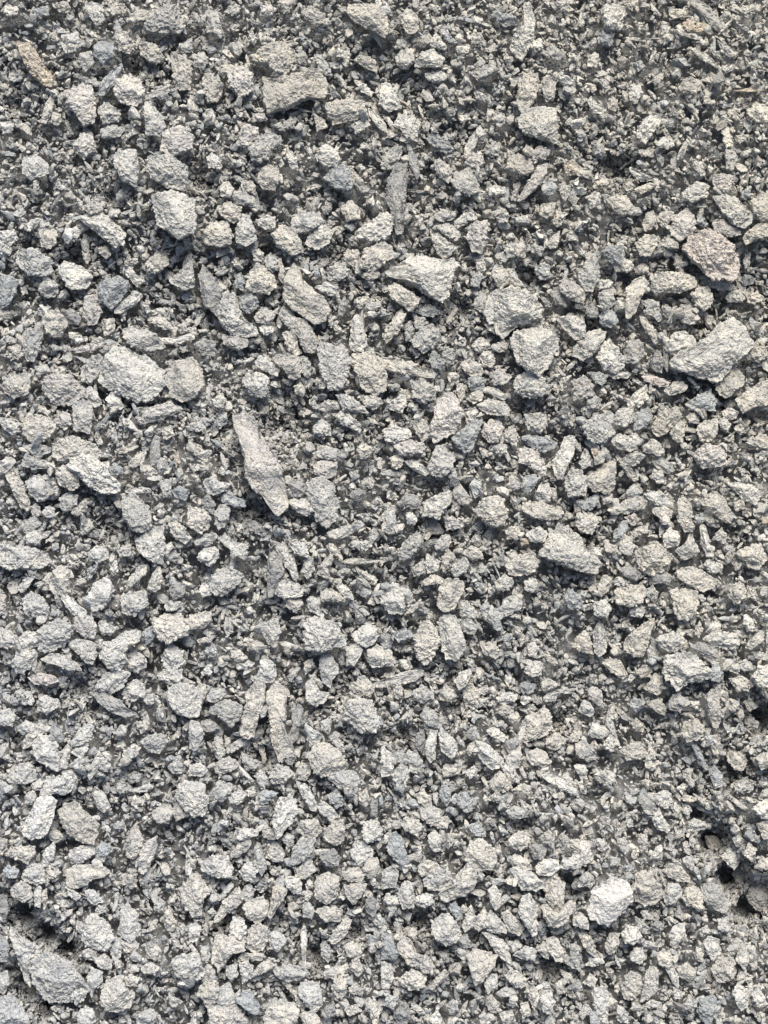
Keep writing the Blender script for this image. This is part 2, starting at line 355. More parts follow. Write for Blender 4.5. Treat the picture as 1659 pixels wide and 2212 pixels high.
w 1215,2303 1226,2277 1241,2291 1261,2314 1264,2332 1238,2332 1218,2326
t 862,2216 885,2210 914,2210 908,2233 885,2262 868,2239
w 497,1383 521,1365 547,1377 544,1400 521,1415 497,1400
g 535,1284 549,1264 575,1267 570,1308 549,1322 538,1308
g 52,1151 69,1137 87,1146 122,1154 122,1169 87,1174 58,1166
w 1750,1313 1764,1313 1776,1360 1787,1365 1781,1391 1764,1389 1752,1360
p 1084,411 1099,396 1122,414 1134,440 1119,457 1096,440
w 865,1640 868,1617 891,1608 908,1623 897,1646 885,1663 868,1663
w 1064,1860 1076,1825 1093,1831 1090,1860 1087,1895 1076,1906 1064,1883
d 376,1111 388,1088 399,1096 402,1151 388,1169 376,1157
d 486,859 509,842 538,859 538,888 509,888
t 1272,2100 1296,2080 1319,2083 1325,2106 1301,2126 1278,2117
t 1365,2349 1388,2343 1408,2372 1406,2401 1388,2401 1371,2372
w 422,1310 440,1302 463,1325 477,1342 463,1360 434,1342
w -6,1047 29,1044 52,1056 55,1079 29,1085 12,1073
d 717,1203 758,1198 764,1227 740,1250 723,1232
t 1504,1658 1527,1646 1550,1652 1567,1686 1556,1698 1533,1681
w 636,905 654,888 671,897 697,923 691,940 665,929 642,917
g 740,1958 752,1956 769,1964 781,1987 792,2011 787,2028 775,2022 758,1993
w 830,1036 856,1030 885,1047 908,1065 891,1076 862,1065
b 1408,1493 1423,1475 1440,1481 1458,1504 1446,1527 1423,1522
w 1614,1982 1643,1984 1671,1976 1680,1999 1666,2022 1643,2011
p 1134,1209 1145,1203 1163,1227 1180,1250 1174,1261 1151,1261 1136,1244
w 1160,391 1163,367 1180,336 1200,312 1206,324 1191,362 1174,391 1163,396
d -6,2239 17,2239 23,2274 12,2303 -6,2303
t 821,2349 839,2326 862,2297 879,2303 868,2332 839,2360
t 1229,680 1244,668 1267,674 1272,703 1255,723 1244,715 1232,694
g 1053,1791 1064,1767 1087,1779 1105,1814 1099,1822 1076,1814 1058,1802
w 1657,1342 1677,1319 1695,1331 1703,1354 1689,1368 1663,1368
b 549,1232 573,1224 584,1241 607,1250 613,1267 584,1267 555,1255
g 1053,1308 1087,1296 1110,1325 1105,1336 1076,1336 1058,1325
p 1359,197 1371,188 1388,211 1385,246 1365,258 1356,226
t 32,2129 52,2115 84,2117 87,2135 69,2155 41,2146
o 1706,58 1729,46 1764,58 1770,69 1752,81 1718,81
b 1498,790 1515,772 1538,778 1544,807 1527,819 1504,813
w 1891,1895 1909,1883 1932,1877 1943,1912 1903,1924
g 636,2117 648,2106 659,2135 665,2170 654,2187 636,2164
g 671,2337 694,2326 717,2349 711,2360 694,2378 677,2372
w 1758,2360 1770,2343 1793,2349 1802,2372 1793,2395 1776,2395
p 636,790 654,767 683,778 688,793 671,810 642,807
g 1018,1883 1041,1877 1058,1912 1047,1935 1024,1924
g 217,2441 231,2424 255,2430 255,2453 237,2470 231,2494 223,2476
t 905,2170 926,2146 943,2146 952,2181 931,2196 914,2187
t 1674,1076 1695,1047 1712,1059 1712,1088 1706,1105 1683,1099
b 1142,1993 1163,1982 1191,1999 1186,2022 1163,2028 1145,2011
w 220,1383 243,1365 266,1371 272,1394 243,1409 226,1400
w 194,2534 214,2517 231,2523 240,2551 220,2563 197,2557
w 743,2193 752,2164 769,2141 781,2155 790,2175 775,2190 749,2198
t 885,150 902,130 937,150 943,182 908,168
t 1752,703 1770,697 1810,703 1836,712 1828,726 1805,726 1758,712
g 58,1117 87,1108 124,1117 127,1131 93,1140 61,1128
w 150,1493 168,1487 191,1510 214,1527 208,1545 179,1533
t 856,2187 873,2170 897,2170 911,2187 902,2207 879,2204 862,2198
g 252,324 281,312 312,318 301,341 255,347
p 1220,934 1249,923 1278,940 1267,960 1238,963
w 1880,2022 1903,2005 1926,1999 1926,2045 1903,2045
d 1677,1744 1695,1733 1724,1756 1700,1779 1671,1773
d 12,2343 -6,2337 -6,2401 17,2401 23,2372
g 341,2540 376,2523 393,2534 382,2563 347,2563
w 1556,2337 1567,2317 1596,2320 1602,2343 1585,2360 1562,2355
t 1264,2441 1278,2424 1307,2436 1319,2459 1301,2470 1278,2459
d 983,2540 1006,2505 1024,2523 1024,2551 1001,2563
w 954,2407 977,2413 983,2447 972,2470 954,2465
t 1029,1053 1053,1047 1076,1076 1070,1093 1053,1102 1041,1082
d 995,1255 1018,1235 1047,1244 1053,1261 1035,1273 1001,1267
w 1093,564 1122,558 1145,576 1151,593 1134,602 1116,593 1099,576
d 798,2135 833,2123 850,2141 845,2164 816,2164
t 1643,2389 1660,2372 1683,2389 1689,2418 1671,2418 1648,2413
w 599,2181 613,2158 630,2158 642,2175 636,2204 613,2201
g 1495,743 1509,720 1533,738 1538,761 1521,772 1498,761
g 150,1244 174,1232 194,1238 191,1261 168,1279 150,1267
r 69,1692 98,1684 133,1689 145,1704 116,1712 87,1710
t 1599,790 1614,793 1628,813 1648,836 1648,853 1637,862 1625,842 1608,819
t 1611,1721 1625,1704 1637,1686 1654,1692 1657,1715 1645,1739 1631,1733
w 1674,2337 1689,2314 1712,2311 1712,2334 1700,2349 1689,2372 1677,2360
g 1174,182 1191,174 1226,162 1249,174 1226,188 1197,200
t 706,830 723,830 740,853 752,882 740,891 723,877 711,853
w 330,1435 347,1417 367,1412 365,1435 341,1458 318,1475 315,1467
t 804,1481 816,1470 845,1481 865,1504 839,1504 804,1504
w 93,1756 110,1739 133,1750 142,1767 116,1785 98,1776
g 1029,1733 1053,1715 1082,1727 1082,1747 1058,1756 1035,1744
w 1313,1334 1348,1316 1371,1331 1359,1354 1330,1354
w 1527,1102 1544,1085 1567,1088 1573,1111 1576,1128 1544,1122
g -6,1779 23,1773 38,1791 29,1814 -6,1811
t 318,49 341,23 379,23 370,49 333,58
p 1336,1238 1348,1215 1371,1209 1380,1232 1371,1255 1353,1255
t 1001,2060 1018,2042 1047,2054 1053,2071 1041,2089 1018,2077
w 1145,1499 1168,1504 1191,1527 1186,1545 1151,1539
d 1625,1435 1660,1429 1686,1446 1666,1458 1625,1461
t 1365,1848 1388,1834 1411,1843 1411,1860 1388,1875 1365,1869
g 200,133 229,127 237,156 214,179 197,153
w 263,995 284,975 301,992 307,1024 275,1021
t 859,642 868,622 897,628 902,657 885,668 862,651
g 781,1134 810,1117 842,1122 839,1151 804,1146
g 1486,1510 1515,1499 1527,1522 1515,1545 1486,1539
b 237,2123 255,2106 272,2109 278,2129 260,2152 237,2146
w 1351,2499 1359,2482 1377,2476 1385,2505 1377,2534 1359,2528
w 1252,1912 1272,1901 1290,1929 1299,1950 1284,1958 1261,1935
w 474,2384 497,2384 503,2413 492,2436 474,2441
g 1628,1151 1654,1140 1689,1174 1671,1186 1643,1169
b 1466,1250 1492,1232 1498,1255 1475,1276 1452,1273 1440,1250
w 156,1929 179,1924 188,1947 179,1976 168,1982 156,1958
t 1200,1611 1220,1605 1244,1617 1255,1634 1238,1646 1209,1634
w 1264,1895 1284,1877 1299,1866 1304,1895 1296,1918 1272,1918
w 275,2360 289,2343 310,2355 301,2389 289,2407 278,2384
w 396,839 434,848 480,830 486,848 434,862 405,856
w 819,1331 839,1322 873,1313 882,1331 850,1348 821,1342
g 231,1984 249,1976 266,1993 275,2016 260,2031 243,2016
g 761,1825 766,1811 787,1825 807,1840 798,1854 775,1866
g 787,720 816,709 845,715 850,743 816,738
b 1301,1215 1313,1192 1336,1186 1348,1198 1330,1227 1310,1232
d 1018,391 1027,365 1047,405 1050,434 1041,451 1029,422
w 1602,1119 1625,1105 1648,1108 1663,1128 1648,1140 1614,1131
t 1660,975 1683,958 1706,952 1721,969 1706,981 1671,989
w 784,1065 804,1050 827,1062 824,1088 798,1091 784,1079
w 972,1024 983,998 1006,987 1018,998 1006,1033
d 1374,732 1394,715 1417,749 1417,767 1388,761
t 1278,2146 1290,2135 1319,2152 1330,2175 1301,2175 1284,2170
g 208,975 226,966 243,984 255,1010 237,1018 214,995
t 1822,1698 1851,1692 1880,1704 1868,1727 1845,1727
t 810,2430 839,2418 868,2407 868,2430 839,2447 816,2441
d 153,778 179,772 203,793 197,813 174,807 156,796
w 356,243 422,208 422,231 376,255
b 1168,952 1186,940 1209,946 1209,975 1191,981 1174,975
t 370,1470 382,1435 399,1417 405,1446 399,1470 388,1481
t 474,1099 503,1117 521,1151 515,1157 492,1140 468,1122
g 1556,1146 1585,1128 1614,1140 1590,1163 1562,1163
b 1773,1924 1787,1912 1805,1935 1805,1964 1787,1970 1776,1947
d 1596,1999 1614,1984 1631,2005 1643,2022 1631,2039 1608,2022
w 599,2407 619,2404 633,2418 625,2447 607,2459 602,2436
t 1695,2418 1718,2407 1741,2430 1724,2453 1700,2441
r 1605,940 1619,934 1654,946 1677,955 1666,969 1637,963 1614,952
t 1512,2360 1527,2332 1547,2337 1544,2366 1527,2387 1512,2372
b 1492,95 1509,75 1538,81 1527,116 1498,110
p 179,874 220,859 260,853 260,865 226,879 188,882
t 431,2028 443,1999 463,2011 469,2039 440,2051
t 827,2470 850,2441 868,2459 862,2488 845,2494
t 868,414 876,414 905,448 914,477 902,480 879,451
w -6,1157 29,1140 38,1157 17,1180 -6,1189
t 1891,2060 1926,2048 1932,2089 1909,2097
t 104,304 113,260 130,231 136,246 130,281 116,310
w 1136,1704 1151,1681 1174,1672 1180,1686 1163,1715 1148,1724
t 1449,2337 1457,2323 1475,2343 1489,2372 1486,2389 1469,2378 1454,2355
t 792,1435 810,1400 827,1383 833,1400 821,1423 827,1446
t 486,1727 497,1710 515,1712 515,1739 503,1765 486,1756
p 1469,1727 1481,1715 1504,1727 1507,1756 1498,1767 1472,1744
w 1703,2060 1735,2048 1764,2054 1764,2071 1735,2077 1712,2071
t 862,2366 879,2355 902,2372 905,2389 891,2398 868,2389
b 1070,894 1087,877 1110,905 1110,923 1082,923
d 422,1475 440,1452 463,1464 457,1493 434,1499
g 1238,1458 1261,1435 1284,1452 1272,1475 1244,1475
w 1313,1669 1336,1652 1353,1658 1353,1686 1330,1692 1313,1681
g -6,2436 17,2430 23,2459 12,2482 -6,2482
t 1047,2164 1070,2152 1093,2158 1099,2170 1076,2181 1053,2193
w 1220,2227 1235,2210 1252,2239 1249,2268 1238,2274 1226,2251
g 480,139 509,127 521,150 509,174 486,165
w 642,553 665,538 688,541 688,570 665,573 648,564
g 1186,749 1203,726 1215,743 1218,781 1197,778 1186,767
d 1625,905 1643,874 1660,900 1654,932 1631,923
t 856,1403 885,1394 920,1400 966,1397 966,1409 914,1409 868,1412
t 1883,1099 1903,1082 1926,1099 1920,1122 1891,1122
w 711,2198 729,2193 755,2204 752,2233 735,2233 717,2216
t 1186,2297 1209,2274 1223,2285 1215,2314 1197,2323 1183,2314
w 876,301 914,295 926,312 891,336 879,318
p 1322,382 1348,365 1374,376 1365,399 1336,399
g 764,1394 781,1391 787,1423 769,1446 752,1429
g 1128,1423 1163,1394 1174,1412 1163,1435 1134,1441
g 602,1877 630,1895 654,1906 636,1924 613,1924
b 960,1577 977,1577 983,1600 972,1634 954,1629
w 1070,2094 1087,2077 1105,2094 1102,2123 1087,2129 1076,2117
w 1397,2170 1411,2143 1452,2149 1452,2170 1423,2172
w 1035,778 1064,761 1087,767 1102,784 1082,793 1058,787
w 532,1860 538,1843 555,1848 564,1883 549,1901 538,1889
p 1163,408 1180,382 1206,388 1209,408 1191,422
g 486,1354 515,1336 538,1331 544,1342 521,1365 492,1365
p 1108,1290 1128,1290 1157,1308 1157,1319 1116,1325
b 1535,1331 1550,1308 1567,1302 1570,1325 1556,1348 1533,1354
p 203,512 246,500 255,526 226,535 205,526
p 142,1047 156,1027 176,1038 179,1059 162,1076 145,1062
g 1151,1548 1180,1548 1194,1571 1186,1585 1163,1582 1154,1565
t 1538,1140 1550,1134 1567,1163 1590,1186 1596,1198 1579,1200 1562,1180 1547,1157
d 1547,1423 1573,1412 1602,1435 1590,1452 1562,1441
g 784,136 804,136 827,174 819,191 798,174
t 1671,35 1686,23 1741,23 1724,43 1683,46
b 1339,668 1353,660 1374,665 1374,694 1353,703 1339,686
g 64,1302 87,1290 104,1308 81,1331 58,1331
w 58,1342 87,1325 104,1342 98,1360 69,1365
t 110,2187 122,2158 139,2164 150,2181 133,2201 119,2204
t 382,796 399,787 422,801 434,824 411,824 382,807
w 1012,1154 1035,1148 1064,1169 1076,1180 1064,1189 1035,1177
d 1322,2117 1342,2106 1365,2123 1359,2146 1336,2146
w 307,671 330,668 341,686 365,703 341,715 318,691
w 1087,1363 1105,1339 1122,1336 1131,1354 1116,1377 1093,1374
t 1495,1464 1509,1438 1527,1446 1527,1470 1498,1496
w 1469,1837 1481,1808 1504,1814 1512,1837 1504,1848 1481,1843
g 1284,2389 1313,2366 1336,2372 1336,2401 1301,2395
p 1087,535 1110,524 1139,529 1136,547 1110,555 1090,547
t 1353,512 1388,506 1385,535 1365,547 1348,535
w 720,1360 746,1354 769,1365 769,1394 740,1383
d 127,1820 139,1808 156,1825 159,1848 139,1857 124,1843
w 792,2016 810,2005 827,2016 845,2039 833,2045 807,2039
w 1241,1744 1255,1733 1278,1730 1293,1739 1287,1753 1261,1762 1244,1756
w 1813,376 1836,376 1842,399 1833,425 1816,422
g 1466,992 1486,984 1504,998 1498,1024 1469,1021
t 1197,894 1209,879 1229,877 1238,897 1229,917 1209,914
p 1261,1076 1284,1070 1301,1093 1290,1114 1267,1105
g 1492,1947 1515,1924 1538,1935 1538,1953 1515,1964
t 1631,1273 1660,1267 1683,1279 1677,1296 1654,1299 1634,1284
g 1374,116 1394,122 1408,139 1400,150 1371,145 1353,133
w 752,2326 764,2320 769,2349 764,2389 766,2424 758,2418 755,2372 752,2349
w 908,1004 920,989 949,995 957,1010 937,1024 911,1015
w 1200,969 1220,966 1249,975 1267,992 1261,1004 1238,992 1209,981
g 518,1739 532,1721 561,1721 561,1739 538,1756 521,1753
w 920,266 943,289 963,310 972,336 943,318 923,289
t 711,1499 746,1493 758,1510 740,1533 717,1516
g 1758,1412 1776,1397 1805,1412 1805,1429 1776,1435
t 1614,1756 1643,1747 1666,1767 1660,1788 1637,1779
w 1547,1360 1567,1345 1588,1365 1576,1391 1550,1377
w 1538,662 1556,645 1573,651 1588,671 1567,680 1547,680
w 1813,743 1828,726 1851,726 1862,743 1857,755 1822,755
t 581,2129 596,2112 619,2100 630,2106 625,2117 596,2143 578,2141
t 1105,1924 1116,1912 1151,1912 1157,1924 1134,1938 1113,1944
t 1157,1383 1180,1363 1203,1377 1206,1394 1180,1400
t 150,1883 168,1860 176,1877 168,1918 150,1924
w 474,1912 497,1909 521,1924 509,1938 474,1941
t 365,2372 388,2360 405,2378 399,2401 370,2395
d 914,2251 931,2239 949,2268 931,2291 914,2274
b 983,1588 1006,1568 1029,1579 1032,1594 1012,1600 995,1605
t 1605,558 1619,532 1634,526 1640,547 1631,570 1614,579
w 104,2164 110,2129 133,2109 139,2123 133,2146 116,2164
t 1434,411 1475,425 1486,440 1469,448 1434,434
b 532,1036 544,1030 567,1033 567,1059 549,1070 532,1053
t 1099,1727 1116,1715 1139,1739 1128,1756 1099,1750
g 1067,185 1093,176 1116,185 1113,203 1087,205 1067,200
w 1839,2401 1845,2378 1868,2372 1871,2401 1862,2424
g 662,645 677,631 694,648 691,674 680,680 665,668
g 1267,668 1284,674 1301,703 1313,717 1278,715 1272,697
d 1657,830 1666,824 1669,871 1671,917 1669,934 1660,917 1657,865
t 1105,1394 1122,1374 1139,1394 1128,1412 1110,1429 1105,1417
w 1729,124 1738,119 1776,145 1799,165 1796,174 1770,159 1741,139
g 1209,370 1238,353 1252,365 1246,388 1226,393
w 1573,414 1590,425 1619,443 1643,440 1648,451 1602,454 1579,434
o 1408,411 1435,399 1446,411 1443,434 1417,440
w 1845,23 1897,6 1897,23 1868,46
t 873,894 891,879 908,882 908,905 891,920 873,911
w 1134,558 1151,541 1180,524 1186,535 1174,553 1145,570
t 1645,610 1671,587 1695,605 1695,622 1671,622
b 1472,932 1498,929 1521,940 1512,958 1504,966 1486,955
d 503,1250 521,1238 538,1261 532,1284 509,1279
b 1781,1652 1805,1663 1799,1704 1776,1698
t 1770,1843 1793,1837 1805,1872 1787,1889 1776,1866
t 590,2401 607,2384 659,2384 659,2401 619,2401
t 1764,2089 1793,2094 1805,2117 1787,2129 1764,2112
w 885,1415 914,1429 943,1446 937,1464 908,1452
w 1041,2245 1058,2233 1079,2239 1084,2256 1064,2268 1044,2262
t 272,14 312,9 312,32 284,41 266,26
w 518,393 532,382 552,399 555,420 521,420
p 1180,865 1197,842 1220,853 1226,871 1197,879
g 992,1464 1018,1464 1032,1487 1029,1504 1021,1510 1003,1487
w 220,1935 231,1906 246,1877 255,1895 243,1929 226,1947
t 746,1929 752,1912 775,1906 775,1935 764,1953 746,1947
b 642,1987 659,1976 694,1982 683,1999 659,2011
t 237,2401 260,2384 278,2401 278,2424 249,2418
w 593,2094 602,2077 625,2071 645,2077 642,2089 613,2100 593,2100
w 474,2314 492,2308 503,2320 497,2349 474,2355
w 1880,2482 1897,2470 1920,2511 1897,2517 1886,2505
w 1862,1614 1886,1588 1909,1579 1909,1600 1880,1623 1865,1620
p 1469,498 1486,480 1501,486 1501,521 1475,521
t 318,1163 341,1134 365,1125 359,1157 336,1169
g 1570,1093 1590,1082 1608,1102 1590,1122 1576,1128
w 1637,2028 1648,2022 1657,2045 1660,2074 1643,2074 1631,2051
t 636,2436 648,2413 671,2395 688,2413 659,2430 642,2441
w 1157,2314 1168,2279 1177,2268 1189,2291 1180,2314 1163,2329
w 1209,2459 1226,2436 1244,2441 1244,2465 1220,2482
w 1434,2291 1452,2282 1469,2303 1472,2323 1434,2314
w 1573,231 1585,211 1599,214 1605,231 1590,260 1579,255
b 1353,463 1377,448 1394,469 1382,486 1359,486
t 1643,541 1660,529 1683,529 1686,547 1666,561 1645,555
w 804,1010 821,998 847,1004 845,1024 792,1024
b 821,1987 839,1976 856,1993 856,2011 839,2019 824,2005
g 1793,98 1822,116 1845,130 1833,145 1805,133
t 1865,732 1897,732 1915,749 1886,761 1868,755
d 503,1802 526,1796 549,1820 532,1831 503,1820
t 301,2355 324,2349 347,2360 336,2384 312,2378
w 1576,2389 1585,2372 1605,2372 1614,2395 1599,2410 1579,2401
t 1886,2170 1903,2146 1932,2146 1932,2175
t 255,801 286,798 286,824 269,839 258,830
w 549,466 570,451 584,472 575,495 552,489
t 411,2285 422,2274 440,2303 434,2326 414,2320
g 766,1499 781,1490 798,1507 798,1539 775,1527
g 1446,1779 1457,1750 1475,1756 1486,1779 1475,1791
g 93,2470 98,2499 122,2528 127,2557 104,2534 87,2505
t 923,2511 937,2499 949,2523 943,2557 931,2557
p 1047,2401 1064,2389 1082,2407 1082,2430 1058,2430
g 1446,2198 1469,2181 1489,2204 1475,2216 1446,2216
t 891,1122 914,1108 931,1125 926,1140 902,1148
w 1469,255 1478,237 1492,260 1515,272 1509,286 1483,281
b 428,1227 451,1215 475,1227 463,1250 440,1244
g 399,1203 428,1198 428,1238 411,1244
b 359,1577 382,1565 388,1588 370,1611 353,1600
g 1836,1964 1862,1947 1880,1970 1874,1982 1845,1982
w 1076,104 1090,81 1116,116 1113,127 1076,113
w 1061,1406 1082,1394 1099,1406 1093,1429 1070,1432
g 1232,535 1249,518 1272,535 1272,553 1249,555
g 891,1481 902,1452 920,1464 931,1481 914,1496
w 307,1886 330,1863 353,1866 341,1889 312,1901
g 752,894 769,894 781,923 769,946 758,934
t 1284,628 1296,605 1307,599 1316,628 1313,645 1290,639
d 619,1308 642,1308 671,1331 659,1342 625,1325
b 1174,1215 1186,1192 1203,1215 1203,1238 1186,1244
t 1041,1987 1058,1976 1076,1993 1079,2011 1058,2016 1047,2005
b 1105,1964 1122,1970 1128,1999 1116,2016 1099,1993
w 1660,2413 1683,2413 1695,2447 1698,2470 1683,2459
t 1064,2470 1087,2447 1110,2424 1122,2436 1105,2453 1082,2473
t 130,6 168,6 179,29 159,35 133,17
g 1105,882 1128,871 1139,888 1134,911 1110,905
w 1576,1522 1596,1504 1614,1527 1602,1545 1579,1539
p 578,1860 607,1843 630,1846 607,1866 578,1883
t 1082,2048 1116,2042 1128,2054 1116,2071 1093,2071
b 1168,2065 1191,2057 1215,2077 1215,2091 1191,2089 1180,2080
w 1215,472 1238,463 1264,469 1261,483 1226,492
t 1264,1325 1284,1316 1301,1325 1296,1348 1267,1348
t 1165,998 1180,978 1203,978 1209,998 1186,1010
g 573,1993 596,1973 616,1987 596,2011 575,2005
p 1371,6 1417,0 1423,17 1406,29 1388,23
g 1805,1010 1828,987 1845,1015 1833,1033
w 1165,1033 1186,1018 1194,1030 1186,1059 1171,1065 1163,1047
g 1567,1227 1585,1209 1602,1232 1590,1250 1567,1247
b 1296,1715 1313,1704 1339,1710 1333,1730 1307,1736
g 1267,2028 1290,2016 1313,2028 1307,2045 1278,2045
p 1862,1802 1874,1785 1897,1808 1891,1825 1868,1825
t 1319,2482 1336,2465 1348,2488 1336,2523 1325,2505
g 448,110 480,93 480,130 454,133
w 885,203 902,200 934,231 926,243 902,229
g 43,1820 64,1802 87,1811 78,1831 58,1837
p 651,17 677,9 691,26 671,41 651,41
g 1486,1146 1509,1117 1521,1128 1509,1157 1486,1163
w 1215,1828 1232,1820 1249,1825 1267,1843 1258,1854 1232,1843
w 1076,2546 1093,2523 1105,2546 1099,2569 1079,2569
g 1429,2418 1417,2395 1446,2384 1452,2430
w 1463,2413 1481,2389 1504,2384 1509,2407 1486,2415
w 720,370 740,391 746,420 729,422 717,399
g 1012,813 1029,801 1035,830 1029,853 1015,853
r -6,1487 14,1487 12,1533 -6,1536
t 304,2204 312,2193 341,2187 341,2216 324,2222
g 420,1918 440,1898 457,1912 454,1932 434,1935
d 1041,1837 1058,1825 1064,1854 1053,1883 1041,1866
t 1596,2089 1619,2083 1619,2129 1602,2129
p 1802,1030 1822,1018 1845,1030 1839,1047 1816,1050
w 214,2227 231,2227 252,2245 255,2256 237,2262 220,2251
t 1351,2094 1371,2077 1388,2089 1382,2117 1359,2106
t 697,0 740,0 723,29 711,35
g 1602,755 1619,746 1648,755 1648,772 1631,775 1614,767
g 411,1510 434,1499 457,1510 440,1527 417,1527
t 1058,1452 1087,1435 1108,1446 1105,1458 1064,1464
g 168,1918 185,1901 220,1889 220,1912 191,1918
t 353,2418 376,2407 399,2418 388,2436 359,2433
g 758,2262 775,2256 787,2279 781,2297 758,2291
t 654,2089 659,2065 683,2071 694,2094 683,2100
g 804,2366 821,2360 833,2384 821,2407 804,2389
w 1544,2511 1573,2534 1567,2557 1544,2551
t 538,168 567,159 581,179 558,197
d 1463,767 1481,758 1495,772 1492,796 1469,793
t 902,691 914,680 943,671 949,691 926,703
g 1191,645 1209,639 1215,674 1203,691 1191,674
d 873,1238 891,1221 917,1229 902,1250 879,1253
g 1619,1623 1637,1605 1648,1623 1643,1646 1619,1646
d 804,2528 833,2505 839,2534 816,2551
b 1122,2268 1139,2256 1157,2279 1157,2297 1139,2297
t 1249,2534 1278,2528 1290,2551 1261,2563
g 1235,304 1238,275 1261,284 1264,304 1249,318
w 1313,1452 1330,1444 1345,1458 1336,1481 1313,1475
w 1764,1582 1781,1553 1799,1559 1802,1582 1781,1588
t 1385,535 1400,521 1411,553 1394,570 1382,558
w 842,1470 856,1458 879,1481 885,1496 862,1496
t 1351,1710 1371,1695 1394,1710 1388,1721 1359,1727
d 735,139 758,124 769,145 761,162 738,156
p 1029,1423 1058,1400 1064,1435 1035,1441
w 179,1877 197,1866 220,1857 220,1872 203,1895 179,1883
t 1512,1808 1521,1779 1533,1759 1538,1765 1535,1796 1524,1817 1515,1817
w 1857,1559 1862,1536 1874,1542 1886,1565 1897,1577 1868,1577
g 602,2227 625,2210 636,2227 630,2245 613,2251
t 1857,2135 1874,2106 1891,2123 1880,2152
d 694,324 726,292 740,301 738,318 706,327
p 602,454 625,448 642,472 630,486 607,469
b 587,686 602,680 613,709 607,726 590,720
t 894,743 914,743 937,749 914,767 891,772
b 1573,1762 1585,1744 1608,1750 1611,1767 1590,1779
t 1483,463 1504,440 1527,451 1515,469 1486,472
w 532,1001 549,981 564,998 558,1021 538,1018
t 974,1146 995,1134 1009,1151 1001,1169 983,1172
t 694,645 703,645 714,691 709,712 697,697
p 1261,1215 1278,1200 1301,1206 1296,1227 1267,1229
g 249,1565 266,1559 289,1571 278,1588 255,1588
b 1729,1860 1747,1866 1764,1906 1770,1929 1752,1912
t 1590,1681 1608,1663 1631,1669 1625,1692 1602,1692
g 567,2418 590,2413 596,2436 578,2453 567,2441
t 1342,2372 1359,2355 1377,2372 1371,2395 1353,2389
g 1706,2517 1724,2488 1741,2511 1729,2534
t 122,2083 133,2071 150,2080 159,2097 145,2106 127,2100
t 350,1163 376,1163 393,1183 376,1192 353,1180
g 1446,1157 1469,1128 1481,1146 1475,1163 1457,1172
w 179,2482 203,2473 217,2482 208,2499 191,2511
t 1469,145 1489,130 1501,150 1489,168 1469,165
b -6,1947 12,1958 12,1993 -6,2005
d 1261,1860 1296,1837 1296,1860 1272,1883
w 1509,1860 1527,1837 1544,1854 1533,1877 1515,1872
w 1434,1912 1463,1912 1469,1947 1452,1947
d 1145,2349 1163,2332 1174,2355 1186,2360 1163,2372 1151,2366
t 12,12 41,17 46,35 23,43 9,29
t 1241,1773 1261,1762 1284,1767 1284,1785 1255,1788
t 1215,2511 1232,2494 1249,2511 1241,2534 1226,2528
g 1035,796 1055,793 1070,807 1055,827 1038,819
t 1385,587 1400,576 1394,616 1377,622 1365,610
w 312,1227 347,1218 376,1221 376,1232 324,1235
g 636,1941 654,1924 671,1947 677,1964 654,1958
t 179,1279 197,1261 214,1253 217,1279 191,1290
t 1411,2106 1446,2097 1452,2129 1435,2129
w 0,304 32,304 32,327 9,336
p 497,1475 509,1458 529,1467 529,1487 506,1493
w 1486,715 1501,697 1533,703 1521,720 1498,723
t 203,2389 220,2372 243,2378 237,2401 214,2398
t -6,2094 17,2100 17,2123 6,2135 -6,2129
t 503,2424 521,2413 538,2430 523,2447 503,2441
g 49,1464 64,1446 87,1441 75,1464 58,1481 46,1475
t 578,1629 602,1626 619,1646 596,1655 578,1643
d 926,1984 943,1993 943,2034 928,2039
t 787,289 810,295 816,318 792,330
g 359,1739 382,1733 399,1744 376,1762 359,1756
g 798,1808 827,1791 827,1820 819,1837 804,1820
d 706,1883 729,1877 740,1895 729,1912 711,1903
t 29,865 49,859 58,888 43,900 32,885
t 284,1128 318,1114 350,1111 333,1128 301,1134
t 1585,674 1608,657 1622,668 1619,686 1590,686
g 246,1895 266,1895 275,1912 266,1929 249,1924
p 1319,1611 1336,1605 1348,1623 1336,1643 1319,1634
w 87,2227 95,2213 104,2222 101,2268 87,2262
b 9,2175 23,2164 46,2175 41,2193 17,2193
w 1518,937 1544,926 1573,934 1567,946 1533,946
t 1585,472 1625,457 1643,463 1602,486
w 628,628 636,616 659,634 654,654 636,651
t 1573,1331 1596,1319 1619,1313 1619,1331 1590,1342
g 1614,1475 1631,1464 1645,1481 1637,1499 1614,1493
g 312,1941 336,1929 353,1935 347,1953 324,1958
t 1579,1808 1590,1796 1614,1814 1608,1831 1585,1825
g 503,2372 521,2360 526,2395 515,2407 503,2395
p 1715,1041 1735,1030 1752,1036 1747,1059 1724,1056
t 127,281 150,281 156,298 145,315 130,307
b 272,1169 289,1157 307,1172 307,1186 278,1186
t 879,2401 897,2401 905,2424 897,2441 879,2424
w 709,2100 717,2083 735,2089 735,2112 717,2123
w 1327,101 1351,98 1356,122 1336,133 1327,119
w 1729,399 1752,405 1764,434 1752,440 1735,420
g 1781,1348 1805,1319 1816,1342 1810,1360
d 1758,1290 1787,1290 1799,1319 1770,1313
t 894,1993 914,1976 926,1999 914,2016 902,2011
g 821,1843 839,1837 856,1860 862,1883 845,1872
w 963,2251 977,2239 998,2242 995,2262 977,2271
w 1793,1053 1810,1044 1828,1059 1816,1082 1802,1070
t 607,1611 619,1600 645,1600 636,1629 619,1623
t 1400,463 1411,454 1423,486 1414,503 1400,486
w 648,819 665,810 685,819 683,833 659,839
p 295,1377 312,1360 330,1365 324,1389 301,1389
t 816,1365 833,1360 856,1389 856,1400 827,1383
